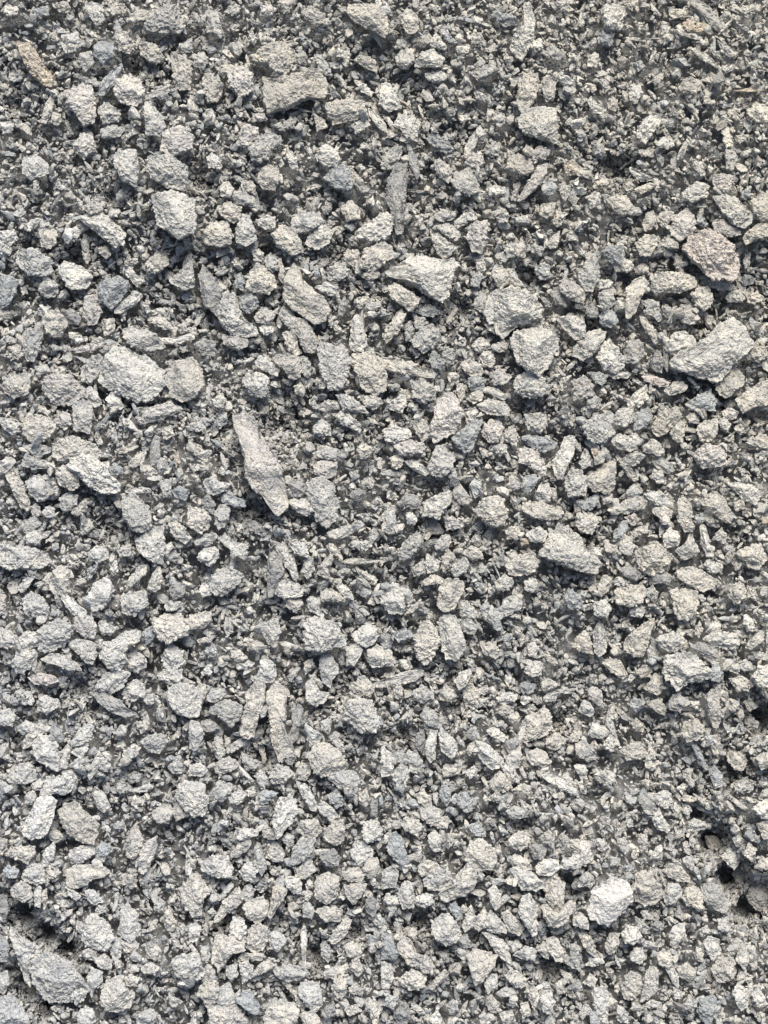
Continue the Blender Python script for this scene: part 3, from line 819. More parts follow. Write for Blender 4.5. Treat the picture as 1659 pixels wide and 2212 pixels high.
t 902,1203 920,1192 937,1203 931,1221 908,1221
w 1232,1122 1249,1111 1267,1111 1267,1134 1249,1140
t 312,2447 324,2436 347,2447 341,2465 318,2465
t 873,2470 891,2459 914,2470 902,2488 879,2482
b 549,2094 567,2089 584,2106 578,2123 561,2117
g 960,2511 972,2488 995,2494 983,2523
b 81,23 116,17 122,38 93,43
w 1625,1192 1637,1174 1657,1186 1660,1203 1648,1209
w 587,1658 613,1655 636,1658 625,1675 596,1672
w 1356,1744 1382,1727 1400,1733 1388,1750 1365,1756
w 477,1059 503,1053 515,1067 497,1079 477,1076
w 578,14 602,14 596,35 578,41 561,29
b 1099,78 1113,72 1128,95 1151,104 1134,110 1116,104
d 249,877 266,862 289,859 284,879 260,888
g 87,917 116,911 127,929 98,940
t 758,1658 781,1646 787,1669 764,1686
w 954,1640 977,1640 983,1663 954,1669
t 1611,1901 1631,1895 1648,1906 1631,1924 1614,1918
g 382,2268 399,2245 414,2256 405,2279 388,2279
w 1241,2482 1261,2470 1278,2470 1290,2482 1267,2491 1246,2491
w 1544,2100 1562,2094 1573,2123 1562,2135 1547,2117
t 735,966 752,955 764,975 758,992 738,984
g 1278,501 1284,463 1299,451 1301,463 1290,503
g 1588,2291 1608,2303 1622,2320 1608,2332 1590,2314
t 1596,376 1619,370 1637,376 1631,393 1602,391
d 1654,772 1666,761 1683,772 1677,796 1663,796
g 278,1970 301,1958 321,1970 312,1982 284,1982
w 544,2245 561,2222 578,2204 584,2216 561,2245 549,2251
w 1327,616 1339,605 1359,622 1353,639 1330,631
b 1177,697 1191,677 1203,697 1197,715 1177,715
d 850,755 862,738 868,761 856,790 845,787
w 1015,1284 1029,1279 1044,1296 1035,1313 1018,1308
t 1018,1522 1053,1496 1053,1510 1029,1533 1012,1539
t 1301,1976 1278,1976 1307,1958 1330,1970 1319,1987
t 1735,2389 1741,2366 1758,2378 1758,2407 1741,2401
b 989,1883 1006,1875 1015,1889 1006,1912 992,1906
t 405,1076 428,1065 434,1088 417,1099 405,1088
b 1200,1516 1220,1504 1229,1522 1220,1536 1203,1536
t 862,2523 891,2511 902,2528 873,2540
t 1518,252 1533,240 1544,260 1538,278 1521,272
t 339,1808 359,1802 376,1820 353,1834
w 1831,2100 1845,2086 1865,2106 1857,2117 1839,2115
w 1142,116 1168,110 1177,119 1168,133 1142,133
p 64,1984 81,1976 90,1990 81,2011 64,2005
g 1261,616 1278,607 1287,639 1267,645
g 1851,1658 1865,1649 1880,1658 1880,1675 1862,1678 1854,1672
w 648,95 665,90 688,95 683,110 654,110
g 104,1279 122,1264 136,1273 136,1290 116,1293
g 1793,2297 1822,2291 1822,2314 1799,2320
b 512,1629 529,1614 544,1626 544,1640 521,1643
w 1643,2117 1625,2146 1654,2143 1657,2112
d 1637,376 1645,365 1660,399 1654,420 1643,399
t 246,619 266,616 278,636 266,648 249,634
t 1142,963 1157,960 1163,992 1151,1004 1142,984
w 275,1406 292,1400 295,1429 284,1441 275,1429
b 1735,1290 1767,1282 1764,1302 1741,1313
p 1501,1238 1527,1232 1533,1255 1509,1261
t 1556,0 1590,0 1582,29 1562,14
t 642,1866 659,1860 665,1889 665,1909 656,1909 654,1889
t 1272,1791 1290,1779 1304,1796 1290,1811 1272,1802
t 1868,1464 1891,1470 1886,1499 1868,1493
g 1880,1629 1920,1634 1926,1652 1891,1646
t 1860,1756 1874,1744 1894,1767 1874,1779
t 1388,2459 1406,2447 1411,2482 1394,2488
t 1301,2511 1319,2505 1325,2534 1307,2546
w 900,1354 920,1348 931,1365 914,1377 900,1368
t 78,1964 98,1947 110,1953 101,1976 81,1976
t 1426,1837 1440,1822 1452,1837 1446,1854 1426,1854
p 1215,304 1220,272 1241,275 1235,301
p 75,1270 87,1258 101,1267 101,1287 84,1290
d 839,1134 856,1122 868,1140 856,1154 839,1148
w 1400,1947 1417,1935 1440,1958 1435,1964 1411,1958
w 1700,2022 1718,2005 1729,2028 1718,2045
w 1810,1669 1833,1658 1851,1669 1845,1686
t 422,2482 440,2494 457,2505 434,2517 425,2511
b 1845,2332 1862,2314 1874,2337 1862,2355
w 1446,2534 1463,2511 1481,2528 1457,2546
p 630,284 659,284 668,301 636,304
w 1183,231 1203,231 1223,243 1215,255 1191,249
r 1562,1293 1590,1284 1596,1302 1585,1313 1573,1308
t 1886,1134 1915,1134 1915,1151 1891,1160
w 289,1831 301,1814 318,1814 315,1837 301,1843
w 1015,2337 1024,2320 1041,2326 1041,2349 1024,2349
w 1492,2106 1509,2097 1521,2117 1509,2129 1495,2123
t 327,2005 347,1993 362,1993 359,2011 336,2019
w 1807,341 1828,336 1833,362 1816,370
t 474,1163 515,1163 526,1174 503,1177 474,1172
t 1833,1255 1857,1250 1862,1273 1839,1279
w 1741,2011 1764,2016 1793,2028 1770,2034 1741,2022
w 168,2216 185,2227 203,2239 191,2251 168,2236
t 1457,2459 1475,2436 1492,2447 1486,2465
w 1608,2517 1631,2499 1654,2511 1643,2523
w 179,836 197,836 217,853 197,859 179,851
t 1706,1929 1724,1935 1738,1958 1729,1970 1715,1953
w 1643,2057 1660,2048 1677,2071 1666,2083
t 1165,1877 1174,1860 1189,1851 1189,1877 1174,1892
w 1163,1929 1191,1915 1194,1935 1174,1947
t 983,1721 1001,1712 1009,1724 1003,1744 986,1739
t 1562,1634 1533,1631 1521,1605 1538,1608
t 1400,2424 1429,2436 1429,2459 1411,2453
g 1822,2337 1793,2320 1805,2308 1828,2314
g 1706,2146 1729,2141 1735,2170 1718,2170
w 1535,1446 1550,1441 1573,1455 1562,1464 1538,1461
b 217,1423 243,1412 237,1435 220,1452
t 1562,454 1579,448 1585,472 1573,483 1562,469
w 411,1365 428,1354 434,1365 417,1394 411,1389
t 1353,1623 1388,1646 1394,1658 1377,1658 1359,1640
g 1116,2511 1134,2499 1145,2523 1128,2534
w 1654,362 1677,344 1686,365 1666,376
w 174,581 191,570 203,581 191,599 176,596
d 1625,2320 1643,2297 1660,2314 1648,2326
t 205,628 217,616 226,645 220,660 208,648
w 1857,651 1868,631 1877,634 1874,662 1862,671
d 1055,1365 1076,1348 1093,1348 1076,1371 1058,1374
t 1689,1186 1732,1172 1718,1195 1700,1198
w 1177,95 1203,81 1203,107 1180,110
o 1833,226 1874,220 1915,226 1874,231 1839,229
b 1738,564 1752,535 1770,558 1758,570 1738,558
t 1758,260 1764,223 1779,231 1773,260
b 1851,477 1874,472 1877,492 1857,501
g 1498,203 1515,197 1527,217 1515,231
t 492,1600 509,1594 538,1588 526,1605 497,1608
w 1301,1744 1319,1733 1330,1750 1313,1762 1301,1756
w 995,2158 1012,2152 1029,2164 1012,2181
g 1423,2366 1440,2355 1446,2384 1429,2389
p 443,816 463,810 475,830 451,836
w 503,1681 521,1660 532,1669 526,1686 509,1689
t 1836,341 1862,336 1871,344 1854,359 1839,353
t -6,1877 17,1886 38,1901 32,1906 -6,1889
t 1220,1999 1244,1976 1255,1993 1238,2005
t 1700,1993 1724,1987 1747,1999 1735,2005 1706,2002
t 561,1837 575,1848 578,1877 567,1883
w 1747,2326 1764,2314 1779,2332 1758,2343
g 717,1692 740,1669 752,1669 729,1704
t 1596,1953 1619,1947 1637,1958 1619,1970
w 237,2285 243,2268 266,2262 266,2279 249,2285
w 735,2482 752,2499 764,2517 755,2528 740,2505
g 1527,2141 1550,2146 1550,2164 1527,2164
w 1660,2117 1677,2112 1695,2129 1683,2141
t 1244,859 1258,851 1270,865 1261,879 1246,874
d 480,240 509,249 509,260 480,260
p 312,651 341,645 347,657 330,665 312,660
t 1735,1582 1750,1548 1755,1577 1747,1594
w 474,819 492,822 497,836 474,848
w 1674,2011 1689,2005 1700,2028 1689,2039
w 1805,162 1828,162 1833,176 1816,182 1805,174
t 104,2233 116,2222 119,2256 110,2274
w 1197,2540 1209,2528 1220,2551 1203,2563
b 1553,2193 1573,2181 1590,2193 1573,2204
g 1452,116 1486,95 1495,104 1463,122
w 1212,810 1223,807 1244,824 1238,836 1220,824
w 55,1753 69,1741 84,1747 81,1762 58,1762
w 619,101 630,81 645,98 636,113
o 1478,1122 1498,1114 1498,1140 1486,1146
g 1767,116 1787,122 1805,145 1816,156 1793,145
d 101,631 139,634 139,645 104,642
t 752,2233 769,2224 784,2236 769,2251
w 1145,289 1168,284 1174,298 1151,307
w 839,116 859,124 859,142 842,142
w 1423,133 1440,136 1446,156 1423,153
b 1585,159 1602,150 1611,168 1596,179
t 833,819 839,804 845,813 859,830 839,836
o 434,1140 446,1128 451,1157 440,1169
g 1163,2407 1139,2384 1157,2378 1168,2389
g 353,758 370,755 379,778 365,781
w 41,1739 49,1724 61,1724 61,1744 46,1750
g 1353,2476 1359,2453 1374,2459 1377,2476
t 1810,2551 1839,2540 1862,2557
t 1833,1070 1851,1059 1860,1073 1851,1088
w 1692,1970 1706,1958 1721,1964 1706,1984
t 1735,2268 1747,2251 1761,2268 1747,2279
w 1275,2488 1290,2488 1293,2511 1275,2511
w 1683,2494 1695,2476 1712,2482 1700,2499
t 1527,1365 1544,1360 1544,1383 1530,1386
t 845,1640 856,1631 862,1658 853,1669
w 1608,778 1619,770 1637,781 1631,790 1614,787
t 477,1186 497,1186 503,1206 486,1203
w 1602,2279 1619,2279 1631,2297 1614,2300
w 1671,1481 1695,1467 1698,1481 1680,1493
w 769,1686 787,1686 798,1698 787,1710
t 1851,1993 1880,1993 1897,2005 1880,2008
p 1784,1982 1799,1976 1807,1993 1799,2005
t 1660,2297 1677,2291 1695,2303 1683,2311
w 506,2332 515,2303 523,2326 515,2340
d 1677,289 1683,266 1695,278 1695,295
g 1226,1802 1238,1791 1249,1814 1246,1822
t 761,2210 775,2198 784,2216 769,2224
b 1556,2170 1579,2158 1585,2172 1567,2178
t 1160,246 1174,237 1186,252 1174,260
w 596,905 625,894 636,897 613,911
t 827,1791 833,1779 850,1791 842,1805
g 1189,428 1209,422 1215,434 1197,443
w 706,940 723,952 735,960 723,966 709,955
w 1851,385 1874,373 1874,388 1857,396
w 448,2320 457,2308 469,2326 457,2337
o 1299,1351 1319,1342 1319,1363 1304,1363
t 729,2482 706,2459 711,2453 729,2465
t 1527,200 1556,179 1562,185 1538,203
b 1351,743 1365,749 1382,767 1365,767
w 41,1883 52,1883 58,1901 43,1906
t 1446,1958 1457,1950 1460,1970 1452,1982
t 784,949 804,946 807,955 790,963
w 521,2279 532,2271 541,2282 532,2294
b 740,1808 764,1796 766,1802 752,1817
t 905,2528 920,2557 914,2563 902,2540
t 1301,1548 1272,1542 1284,1536 1301,1536
w 1108,1953 1122,1947 1125,1964 1110,1964
w 1244,440 1261,446 1272,451 1258,454 1244,448
g 1683,2146 1700,2152 1700,2164 1683,2158
o 1903,1296 1917,1290 1917,1308 1906,1308
t 798,2320 810,2326 821,2337 804,2337
t 1535,2476 1541,2459 1550,2470 1544,2482
b 1267,1536 1226,1559 1261,1577 1232,1571
t 1666,2511 1677,2499 1686,2517
w 1596,2262 1605,2251 1614,2256 1605,2268
"""
import bpy, math, random
import numpy as np
from mathutils import Matrix, Vector, Euler

# ------------------------------------------------------------------ frame and measures
PX = 0.30 / 1920.0                       # metres of gravel per photo pixel
W, H = 1920, 2560
SLOPE = math.radians(20)                 # flank of the heap, leaning back from the camera
DIST, LEAN = 0.72, math.radians(4)       # camera distance from the flank and its lean off the flank's normal
ROT = Matrix.Rotation(SLOPE, 3, 'X')     # flank frame (x right, y up the flank, z out of it) -> world
BASE = Vector((0, 0, 0.34))
rng = np.random.default_rng(11)
random.seed(11)
CAMP = np.array([0.0, -DIST * math.sin(LEAN), DIST * math.cos(LEAN)])
TAN_H = None
def to_world(v): return BASE + ROT @ Vector(v)

# image ray in the flank frame: px, py are photo pixels
LENS_H = 2 * math.atan(0.5 * H * PX / DIST)          # vertical field of view
F = 0.5 * H / math.tan(LENS_H / 2)
RC = np.array(Matrix.Rotation(LEAN, 3, 'X'))
def ray(px, py):
    d = np.stack([(np.asarray(px, float) - W / 2) / F, -(np.asarray(py, float) - H / 2) / F, -np.ones_like(np.asarray(px, float))], -1)
    return d @ RC.T
def at(px, py, z):
    d = ray(px, py); t = (z - CAMP[2]) / d[..., 2]
    return CAMP + d * t[..., None]

# ------------------------------------------------------------------ noise
def _hash(ix, iy, iz, s):
    h = (ix.astype(np.uint32) * np.uint32(374761393)) ^ (iy.astype(np.uint32) * np.uint32(668265263)) ^ (iz.astype(np.uint32) * np.uint32(2147483647)) ^ np.uint32((s * 974634777 + 12345) & 0xffffffff)
    h = (h ^ (h >> np.uint32(13))) * np.uint32(1274126177)
    h = (h ^ (h >> np.uint32(15))) * np.uint32(2246822519)
    return ((h ^ (h >> np.uint32(16))) & np.uint32(0xffff)).astype(np.float32) / 32767.5 - 1.0
def noise3(p, s=0):
    """smooth value noise in -1..1 at points p (n x 3)"""
    f = np.floor(p); i = f.astype(np.int64); t = (p - f).astype(np.float32)
    t = t * t * t * (t * (t * 6 - 15) + 10)
    out = 0
    for dx in (0, 1):
        wx = t[:, 0] if dx else 1 - t[:, 0]
        for dy in (0, 1):
            wy = wx * (t[:, 1] if dy else 1 - t[:, 1])
            for dz in (0, 1):
                out = out + wy * (t[:, 2] if dz else 1 - t[:, 2]) * _hash(i[:, 0] + dx, i[:, 1] + dy, i[:, 2] + dz, s)
    return out

# ------------------------------------------------------------------ base sphere meshes
def ico(level):
    g = (1 + 5 ** 0.5) / 2
    v = [(-1, g, 0), (1, g, 0), (-1, -g, 0), (1, -g, 0), (0, -1, g), (0, 1, g), (0, -1, -g), (0, 1, -g), (g, 0, -1), (g, 0, 1), (-g, 0, -1), (-g, 0, 1)]
    f = [(0, 11, 5), (0, 5, 1), (0, 1, 7), (0, 7, 10), (0, 10, 11), (1, 5, 9), (5, 11, 4), (11, 10, 2), (10, 7, 6), (7, 1, 8), (3, 9, 4), (3, 4, 2), (3, 2, 6), (3, 6, 8), (3, 8, 9), (4, 9, 5), (2, 4, 11), (6, 2, 10), (8, 6, 7), (9, 8, 1)]
    v = [np.array(a, float) / np.linalg.norm(a) for a in v]
    for _ in range(level):
        mid, nf = {}, []
        def m(a, b):
            k = (min(a, b), max(a, b))
            if k not in mid:
                q = v[a] + v[b]; v.append(q / np.linalg.norm(q)); mid[k] = len(v) - 1
            return mid[k]
        for a, b, c in f:
            x, y, z = m(a, b), m(b, c), m(c, a)
            nf += [(a, x, z), (b, y, x), (c, z, y), (x, y, z)]
        f = nf
    return np.array(v), np.array(f, np.int32)
ICO = {k: ico(k) for k in range(6)}

# ------------------------------------------------------------------ materials
TINT = {'w': (.49, .478, .44), 'g': (.42, .414, .387), 'b': (.345, .355, .35), 't': (.455, .434, .388), 'o': (.47, .415, .34),
        'p': (.45, .43, .398), 'r': (.51, .465, .425), 'd': (.31, .305, .29), 'W': (.50, .485, .455)}
TINT = {k: tuple(round(c * .66, 4) for c in v) for k, v in TINT.items()}
def stone_material(name):
    m = bpy.data.materials.new(name); m.use_nodes = True
    N, L = m.node_tree.nodes, m.node_tree.links
    b = N['Principled BSDF']; b.inputs['Roughness'].default_value = 0.93
    b.inputs['Specular IOR Level'].default_value = 0.18
    a = N.new('ShaderNodeAttribute'); a.attribute_name = 'tint'
    pos = N.new('ShaderNodeNewGeometry')
    def noise(scale, detail, rough, seed):
        n = N.new('ShaderNodeTexNoise'); n.noise_dimensions = '4D'; n.inputs['W'].default_value = seed
        n.inputs['Scale'].default_value = scale; n.inputs['Detail'].default_value = detail; n.inputs['Roughness'].default_value = rough
        L.new(pos.outputs['Position'], n.inputs['Vector']); return n.outputs['Fac']
    def ramp(src, stops):
        r = N.new('ShaderNodeValToRGB'); e = r.color_ramp.elements
        while len(e) < len(stops): e.new(0.5)
        for q, (p, c) in zip(e, stops): q.position = p; q.color = (*c, 1) if len(c) == 3 else c
        L.new(src, r.inputs['Fac']); return r.outputs['Color']
    def mul(x, y, fac=1.0, mode='MULTIPLY'):
        k = N.new('ShaderNodeMix'); k.data_type = 'RGBA'; k.blend_type = mode; k.inputs[0].default_value = fac
        L.new(x, k.inputs[6])
        if hasattr(y, 'default_value') or hasattr(y, 'links'): L.new(y, k.inputs[7])
        else: k.inputs[7].default_value = (*y, 1)
        return k.outputs[2]
    dust = ramp(noise(170, 4, 0.6, 3.1), [(.30, (.86, .87, .89)), (.52, (1, 1, 1)), (.74, (1.12, 1.09, 1.02))])
    grain = ramp(noise(2300, 3, 0.75, 8.7), [(.30, (.46, .47, .49)), (.45, (.90, .90, .90)), (.57, (1.08, 1.07, 1.04)), (.74, (1.65, 1.6, 1.5))])
    rust = ramp(noise(420, 3, 0.6, 5.5), [(.62, (1, 1, 1)), (.76, (1.08, .95, .80))])
    c = mul(a.outputs['Color'], dust); c = mul(c, grain); c = mul(c, rust)
    # single mineral crystals, light and dark
    v = N.new('ShaderNodeTexVoronoi'); v.inputs['Scale'].default_value = 1500; L.new(pos.outputs['Position'], v.inputs['Vector'])
    sep = N.new('ShaderNodeSeparateColor'); L.new(v.outputs['Color'], sep.inputs['Color'])
    c = mul(c, ramp(sep.outputs['Red'], [(.0, (.58, .60, .62)), (.06, (.66, .67, .68)), (.10, (1, 1, 1)), (.88, (1, 1, 1)), (.93, (1.28, 1.24, 1.16))]))
    L.new(c, b.inputs['Base Color'])
    # sandy skin: rounded grains over a gently uneven face
    b1 = N.new('ShaderNodeBump'); b1.inputs['Strength'].default_value = 0.65; b1.inputs['Distance'].default_value = 0.0006
    L.new(noise(900, 4, 0.7, 1.3), b1.inputs['Height'])
    v2 = N.new('ShaderNodeTexVoronoi'); v2.inputs['Scale'].default_value = 1500; L.new(pos.outputs['Position'], v2.inputs['Vector'])
    inv = N.new('ShaderNodeMath'); inv.operation = 'SUBTRACT'; inv.inputs[0].default_value = 1.0; L.new(v2.outputs['Distance'], inv.inputs[1])
    b2 = N.new('ShaderNodeBump'); b2.inputs['Strength'].default_value = 0.6; b2.inputs['Distance'].default_value = 0.00042
    L.new(inv.outputs[0], b2.inputs['Height']); L.new(b1.outputs['Normal'], b2.inputs['Normal'])
    L.new(b2.outputs['Normal'], b.inputs['Normal'])
    return m
MAT = stone_material('dusty_crushed_stone')

def add_mesh(name, verts, faces, colors, mat):
    me = bpy.data.meshes.new(name)
    nv, nf = len(verts), len(faces)
    me.vertices.add(nv); me.vertices.foreach_set('co', np.ascontiguousarray(verts, np.float32).ravel())
    me.loops.add(nf * 3); me.loops.foreach_set('vertex_index', np.ascontiguousarray(faces, np.int32).ravel())
    me.polygons.add(nf); me.polygons.foreach_set('loop_start', np.arange(0, nf * 3, 3, dtype=np.int32))
    me.update(calc_edges=True)
    at_ = me.color_attributes.new('tint', 'FLOAT_COLOR', 'POINT')
    c4 = np.ones((nv, 4), np.float32); c4[:, :3] = colors
    at_.data.foreach_set('color', c4.ravel())
    me.polygons.foreach_set('use_smooth', np.zeros(nf, bool))
    me.materials.append(mat)
    o = bpy.data.objects.new(name, me); bpy.context.scene.collection.objects.link(o)
    return o

# ------------------------------------------------------------------ the relief of the flank
PITS = [(1917,1796,48,1),(1830,1926,55,1),(1773,2062,34,.9),(1816,2149,40,1),(1874,2265,44,1.1),(1917,2330,50,1.1),(23,2250,40,1),(72,2323,45,1),(130,2366,40,1),
        (180,2415,30,.8),(43,2440,36,1),(80,2496,36,1),(203,1718,34,.9),(237,1773,34,.9),(1541,411,52,.9),(495,440,50,.7),(700,1060,70,.8),(625,1284,55,.9),(567,1067,46,.8),
        (275,1322,60,.7),(1148,758,45,.8),(1320,690,45,.7),(1480,830,30,.7),(1570,690,38,.7),(174,642,50,.8),(58,599,34,.7),(827,642,50,.8),(668,613,32,.8),(870,1738,30,.8),
        (654,1898,34,.9),(1134,1776,40,.9),(1394,1811,38,1),(1000,1848,50,.9),(785,2400,40,1),(885,2337,36,.9),(552,2308,34,.9),(1047,2308,42,1),(1423,2216,44,1),(1379,2424,38,.9),
        (1307,2062,30,.8),(30,246,32,.8),(275,486,34,.8),(333,168,32,.7),(700,980,34,.6),(735,1420,26,.8),(560,2115,30,.9),(1700,930,0,0),(1460,1345,40,.8),(1505,1440,34,.8),
        (1160,560,0,0),(150,2040,34,.8),(1090,1320,34,.7),(330,1950,36,.7),(690,2140,26,.8),(690,2300,30,.7),(1835,1000,30,.7),(1000,2080,22,.7),(1180,1730,26,.7)]
PITS = [(a, b_, c_ * .8, d_ * .55) for a, b_, c_, d_ in PITS if c_]
PITS += [(1745,2040,26,.8),(1795,2110,34,1.2),(1845,2205,36,1.3),(1890,2290,38,1.3),(1918,2250,30,1.2),(50,2290,28,1.2),(100,2345,30,1.2),(155,2385,26,1.2),(62,2470,28,1.2),(110,2525,24,1.1),(1912,1800,32,1.2)]
MX, MY = 0.215, 0.275                      # half size of the strip of flank that carries loose gravel
GP = PX * 2.0                              # height map cell
GX, GY = int(2 * MX / GP), int(2 * MY / GP)
gx = (np.arange(GX) + .5) * GP - MX; gy = (np.arange(GY) + .5) * GP - MY
XX, YY = np.meshgrid(gx, gy)               # [row y, col x]
P3 = np.stack([XX.ravel(), YY.ravel(), np.zeros(XX.size)], 1)
REL = (noise3(P3 * 14, 1) * .0065 + noise3(P3 * 34, 2) * .0030 + noise3(P3 * 80, 3) * .0016).reshape(XX.shape)
pit = np.zeros_like(REL)
for px, py, r, k in PITS:
    c = at(px, py, 0.0); R = r * PX * (1.0 if k < 1.15 else 1.25)
    pit = np.maximum(pit, k * np.exp(-(((XX - c[0]) ** 2 + (YY - c[1]) ** 2) / (R * R)) ** 1.3))
REL -= pit * 0.019
# lower right and lower left corners rise toward the camera, the top edge falls away
REL += 0.012 * np.clip((-YY - .14) / .08, 0, 1.4) ** 2 - 0.002 * np.clip((YY - .12) / .08, 0, 1.5) ** 2
HM = REL - .003                            # height map that the stones pile up on
SHIFT = np.stack([XX, YY], -1)
def cell(x, y):
    return np.clip(((np.asarray(y) + MY) / GP).astype(int), 0, GY - 1), np.clip(((np.asarray(x) + MX) / GP).astype(int), 0, GX - 1)

# ------------------------------------------------------------------ stones traced one by one from the photo
SPEC = []
for line in CATALOGUE.strip().split('\n'):
    t = line.split()
    pts = np.array([[float(q) for q in s.split(',')] for s in t[1:]])
    x, y = pts[:, 0], pts[:, 1]; x2, y2 = np.roll(x, -1), np.roll(y, -1)
    cr = x * y2 - x2 * y; A = cr.sum() / 2
    cx, cy = ((x + x2) * cr).sum() / (6 * A), ((y + y2) * cr).sum() / (6 * A)
    # principal axes of the outline
    tt = np.linspace(0, 1, 9)[:-1]
    dense = np.concatenate([pts * (1 - q) + np.roll(pts, -1, 0) * q for q in tt]) - (cx, cy)
    ev, evec = np.linalg.eigh(np.cov(dense.T))
    ax = evec[:, 1]
    u = dense @ ax; w = dense @ evec[:, 0]
    SPEC.append(dict(c=t[0], pts=pts, cx=cx, cy=cy, A=abs(A), len=float(np.ptp(u)), wid=float(np.ptp(w)), ang=math.degrees(math.atan2(-ax[1], ax[0])) % 180, n=len(pts)))
for s in SPEC:
    if abs(s['cx'] - 1522) < 40 and abs(s['cy'] - 2250) < 40 and s['A'] > 5000: s['c'] = 'W'
    s['thing'] = False
SPEC.sort(key=lambda s: -s['A'])

def light_drift(x, y):
    # warm-to-cool cast of the light put into the tint, warmer up and right
    u = np.clip(np.asarray(x) / .15 * .55 + np.asarray(y) / .2 * .55, -1.2, 1.2)
    return np.stack([1 + .025 * u, 1 + .004 * u, 1 - .045 * u], -1)
def radial(pts, cx, cy, th):
    """distance from (cx, cy) to the outline in the directions th (flank frame angles: y is up)"""
    d = np.stack([np.cos(th), -np.sin(th)], 1)
    a = pts - (cx, cy); b = np.roll(a, -1, 0); e = b - a
    best = np.zeros(len(th))
    for k in range(len(a)):
        den = d[:, 0] * e[k, 1] - d[:, 1] * e[k, 0]
        den = np.where(np.abs(den) < 1e-9, 1e-9, den)
        t = (a[k, 0] * e[k, 1] - a[k, 1] * e[k, 0]) / den
        q = (a[k, 0] * d[:, 1] - a[k, 1] * d[:, 0]) / den
        best = np.maximum(best, np.where((t > 0) & (q >= -1e-6) & (q <= 1 + 1e-6), t, 0))
    return best

def make_stone(s, level, seed):
    v, f = ICO[level]
    r = np.random.default_rng(seed)
    th = np.arctan2(v[:, 1], v[:, 0]); rho = np.hypot(v[:, 0], v[:, 1])
    table = np.linspace(-math.pi, math.pi, 361)
    rad = radial(s['pts'], s['cx'], s['cy'], table)
    bad = rad <= 0
    if bad.any(): rad[bad] = np.median(rad[~bad]) if (~bad).any() else 10
    k = np.array([.25, .5, .25]); ext = np.concatenate([rad[-3:-1], rad, rad[1:3]])
    rad = np.convolve(np.convolve(ext, k, 'valid'), k, 'valid')
    ph = r.uniform(0, 9, 4)
    rad = rad * (1 + .030 * np.sin(11 * table + ph[0]) * np.sin(5 * table + ph[1]) + .022 * np.sin(23 * table + ph[2]) * np.sin(7 * table + ph[3]))
    R = np.interp(th, table, rad) * PX * s.get('grow', 1.05)
    h = s['h']
    p = np.empty_like(v)
    prof = rho ** 0.58
    p[:, 0] = np.cos(th) * R * prof; p[:, 1] = np.sin(th) * R * prof
    p[:, 2] = np.sign(v[:, 2]) * np.abs(v[:, 2]) ** .95 * h
    size = 0.5 * (s['len'] + s['wid']) * .5 * PX
    # broken faces: cut the body back to a few planes
    ncut = s.get('cuts', 6)
    for q in range(ncut):
        a = r.uniform(0, 2 * math.pi)
        u = p[:, 0] * math.cos(a) + p[:, 1] * math.sin(a); u /= u.max()
        if q == 0: lim = h * (r.uniform(.55, .80) - r.uniform(.0, .35) * u)
        else: lim = h * (r.uniform(.70, 1.15) - r.uniform(.35, 1.25) * u)
        p[:, 2] = np.where(p[:, 2] > 0, np.minimum(p[:, 2], np.maximum(lim, .02 * h)), p[:, 2])
    # breakage, pitting and stuck-on crumbs
    off = r.uniform(-50, 50, 3)
    nrm = p / np.maximum(np.linalg.norm(p / np.array([1, 1, max(h / size, .2)]), axis=1), 1e-9)[:, None]
    nrm = v * np.array([1, 1, size / max(h, 1e-5)]); nrm /= np.linalg.norm(nrm, axis=1)[:, None]
    rough = s.get('rough', 1.0)
    d1 = noise3(p / (size * .62) + off, 4) * size * .05 * rough
    d2 = noise3(p / (size * .24) + off, 5) * size * .045 * rough
    g1 = .0011
    d3 = noise3(p / g1 + off, 6) * .00044 * rough
    d4 = noise3(p / .00050 + off, 7) * .00032 * rough if level >= 3 else 0
    p = p + nrm * (d1 + d2 + d3 + d4)[:, None]
    # slight tan, grey and dark mineral patches of its own
    base = np.array(TINT[s['c']]) * s['shade'] * light_drift(s['pos'][0], s['pos'][1])
    pat = noise3(p / (size * .55) + off + 9, 8)
    col = base[None] * (1 + .10 * pat[:, None] * np.array([1.0, .9, .7])) * (1 + .10 * noise3(p / .0009 + off, 9))[:, None]
    return p, f, np.clip(col, .02, .85)

def stamp(x, y, rx, ry, ang, ztop, zc):
    """raise the height map to the top half of an ellipsoid"""
    R = max(rx, ry)
    i0, j0 = cell(x - R, y - R); i1, j1 = cell(x + R, y + R)
    i0, i1, j0, j1 = int(min(i0, i1)), int(max(i0, i1)) + 1, int(j0), int(j1) + 1
    dx = XX[i0:i1, j0:j1] - x; dy = YY[i0:i1, j0:j1] - y
    c, s = math.cos(ang), math.sin(ang)
    q = 1 - ((dx * c + dy * s) / rx) ** 2 - ((-dx * s + dy * c) / ry) ** 2
    z = np.where(q > 0, zc + (ztop - zc) * np.sqrt(np.maximum(q, 0)), -1)
    np.maximum(HM[i0:i1, j0:j1], z, out=HM[i0:i1, j0:j1])

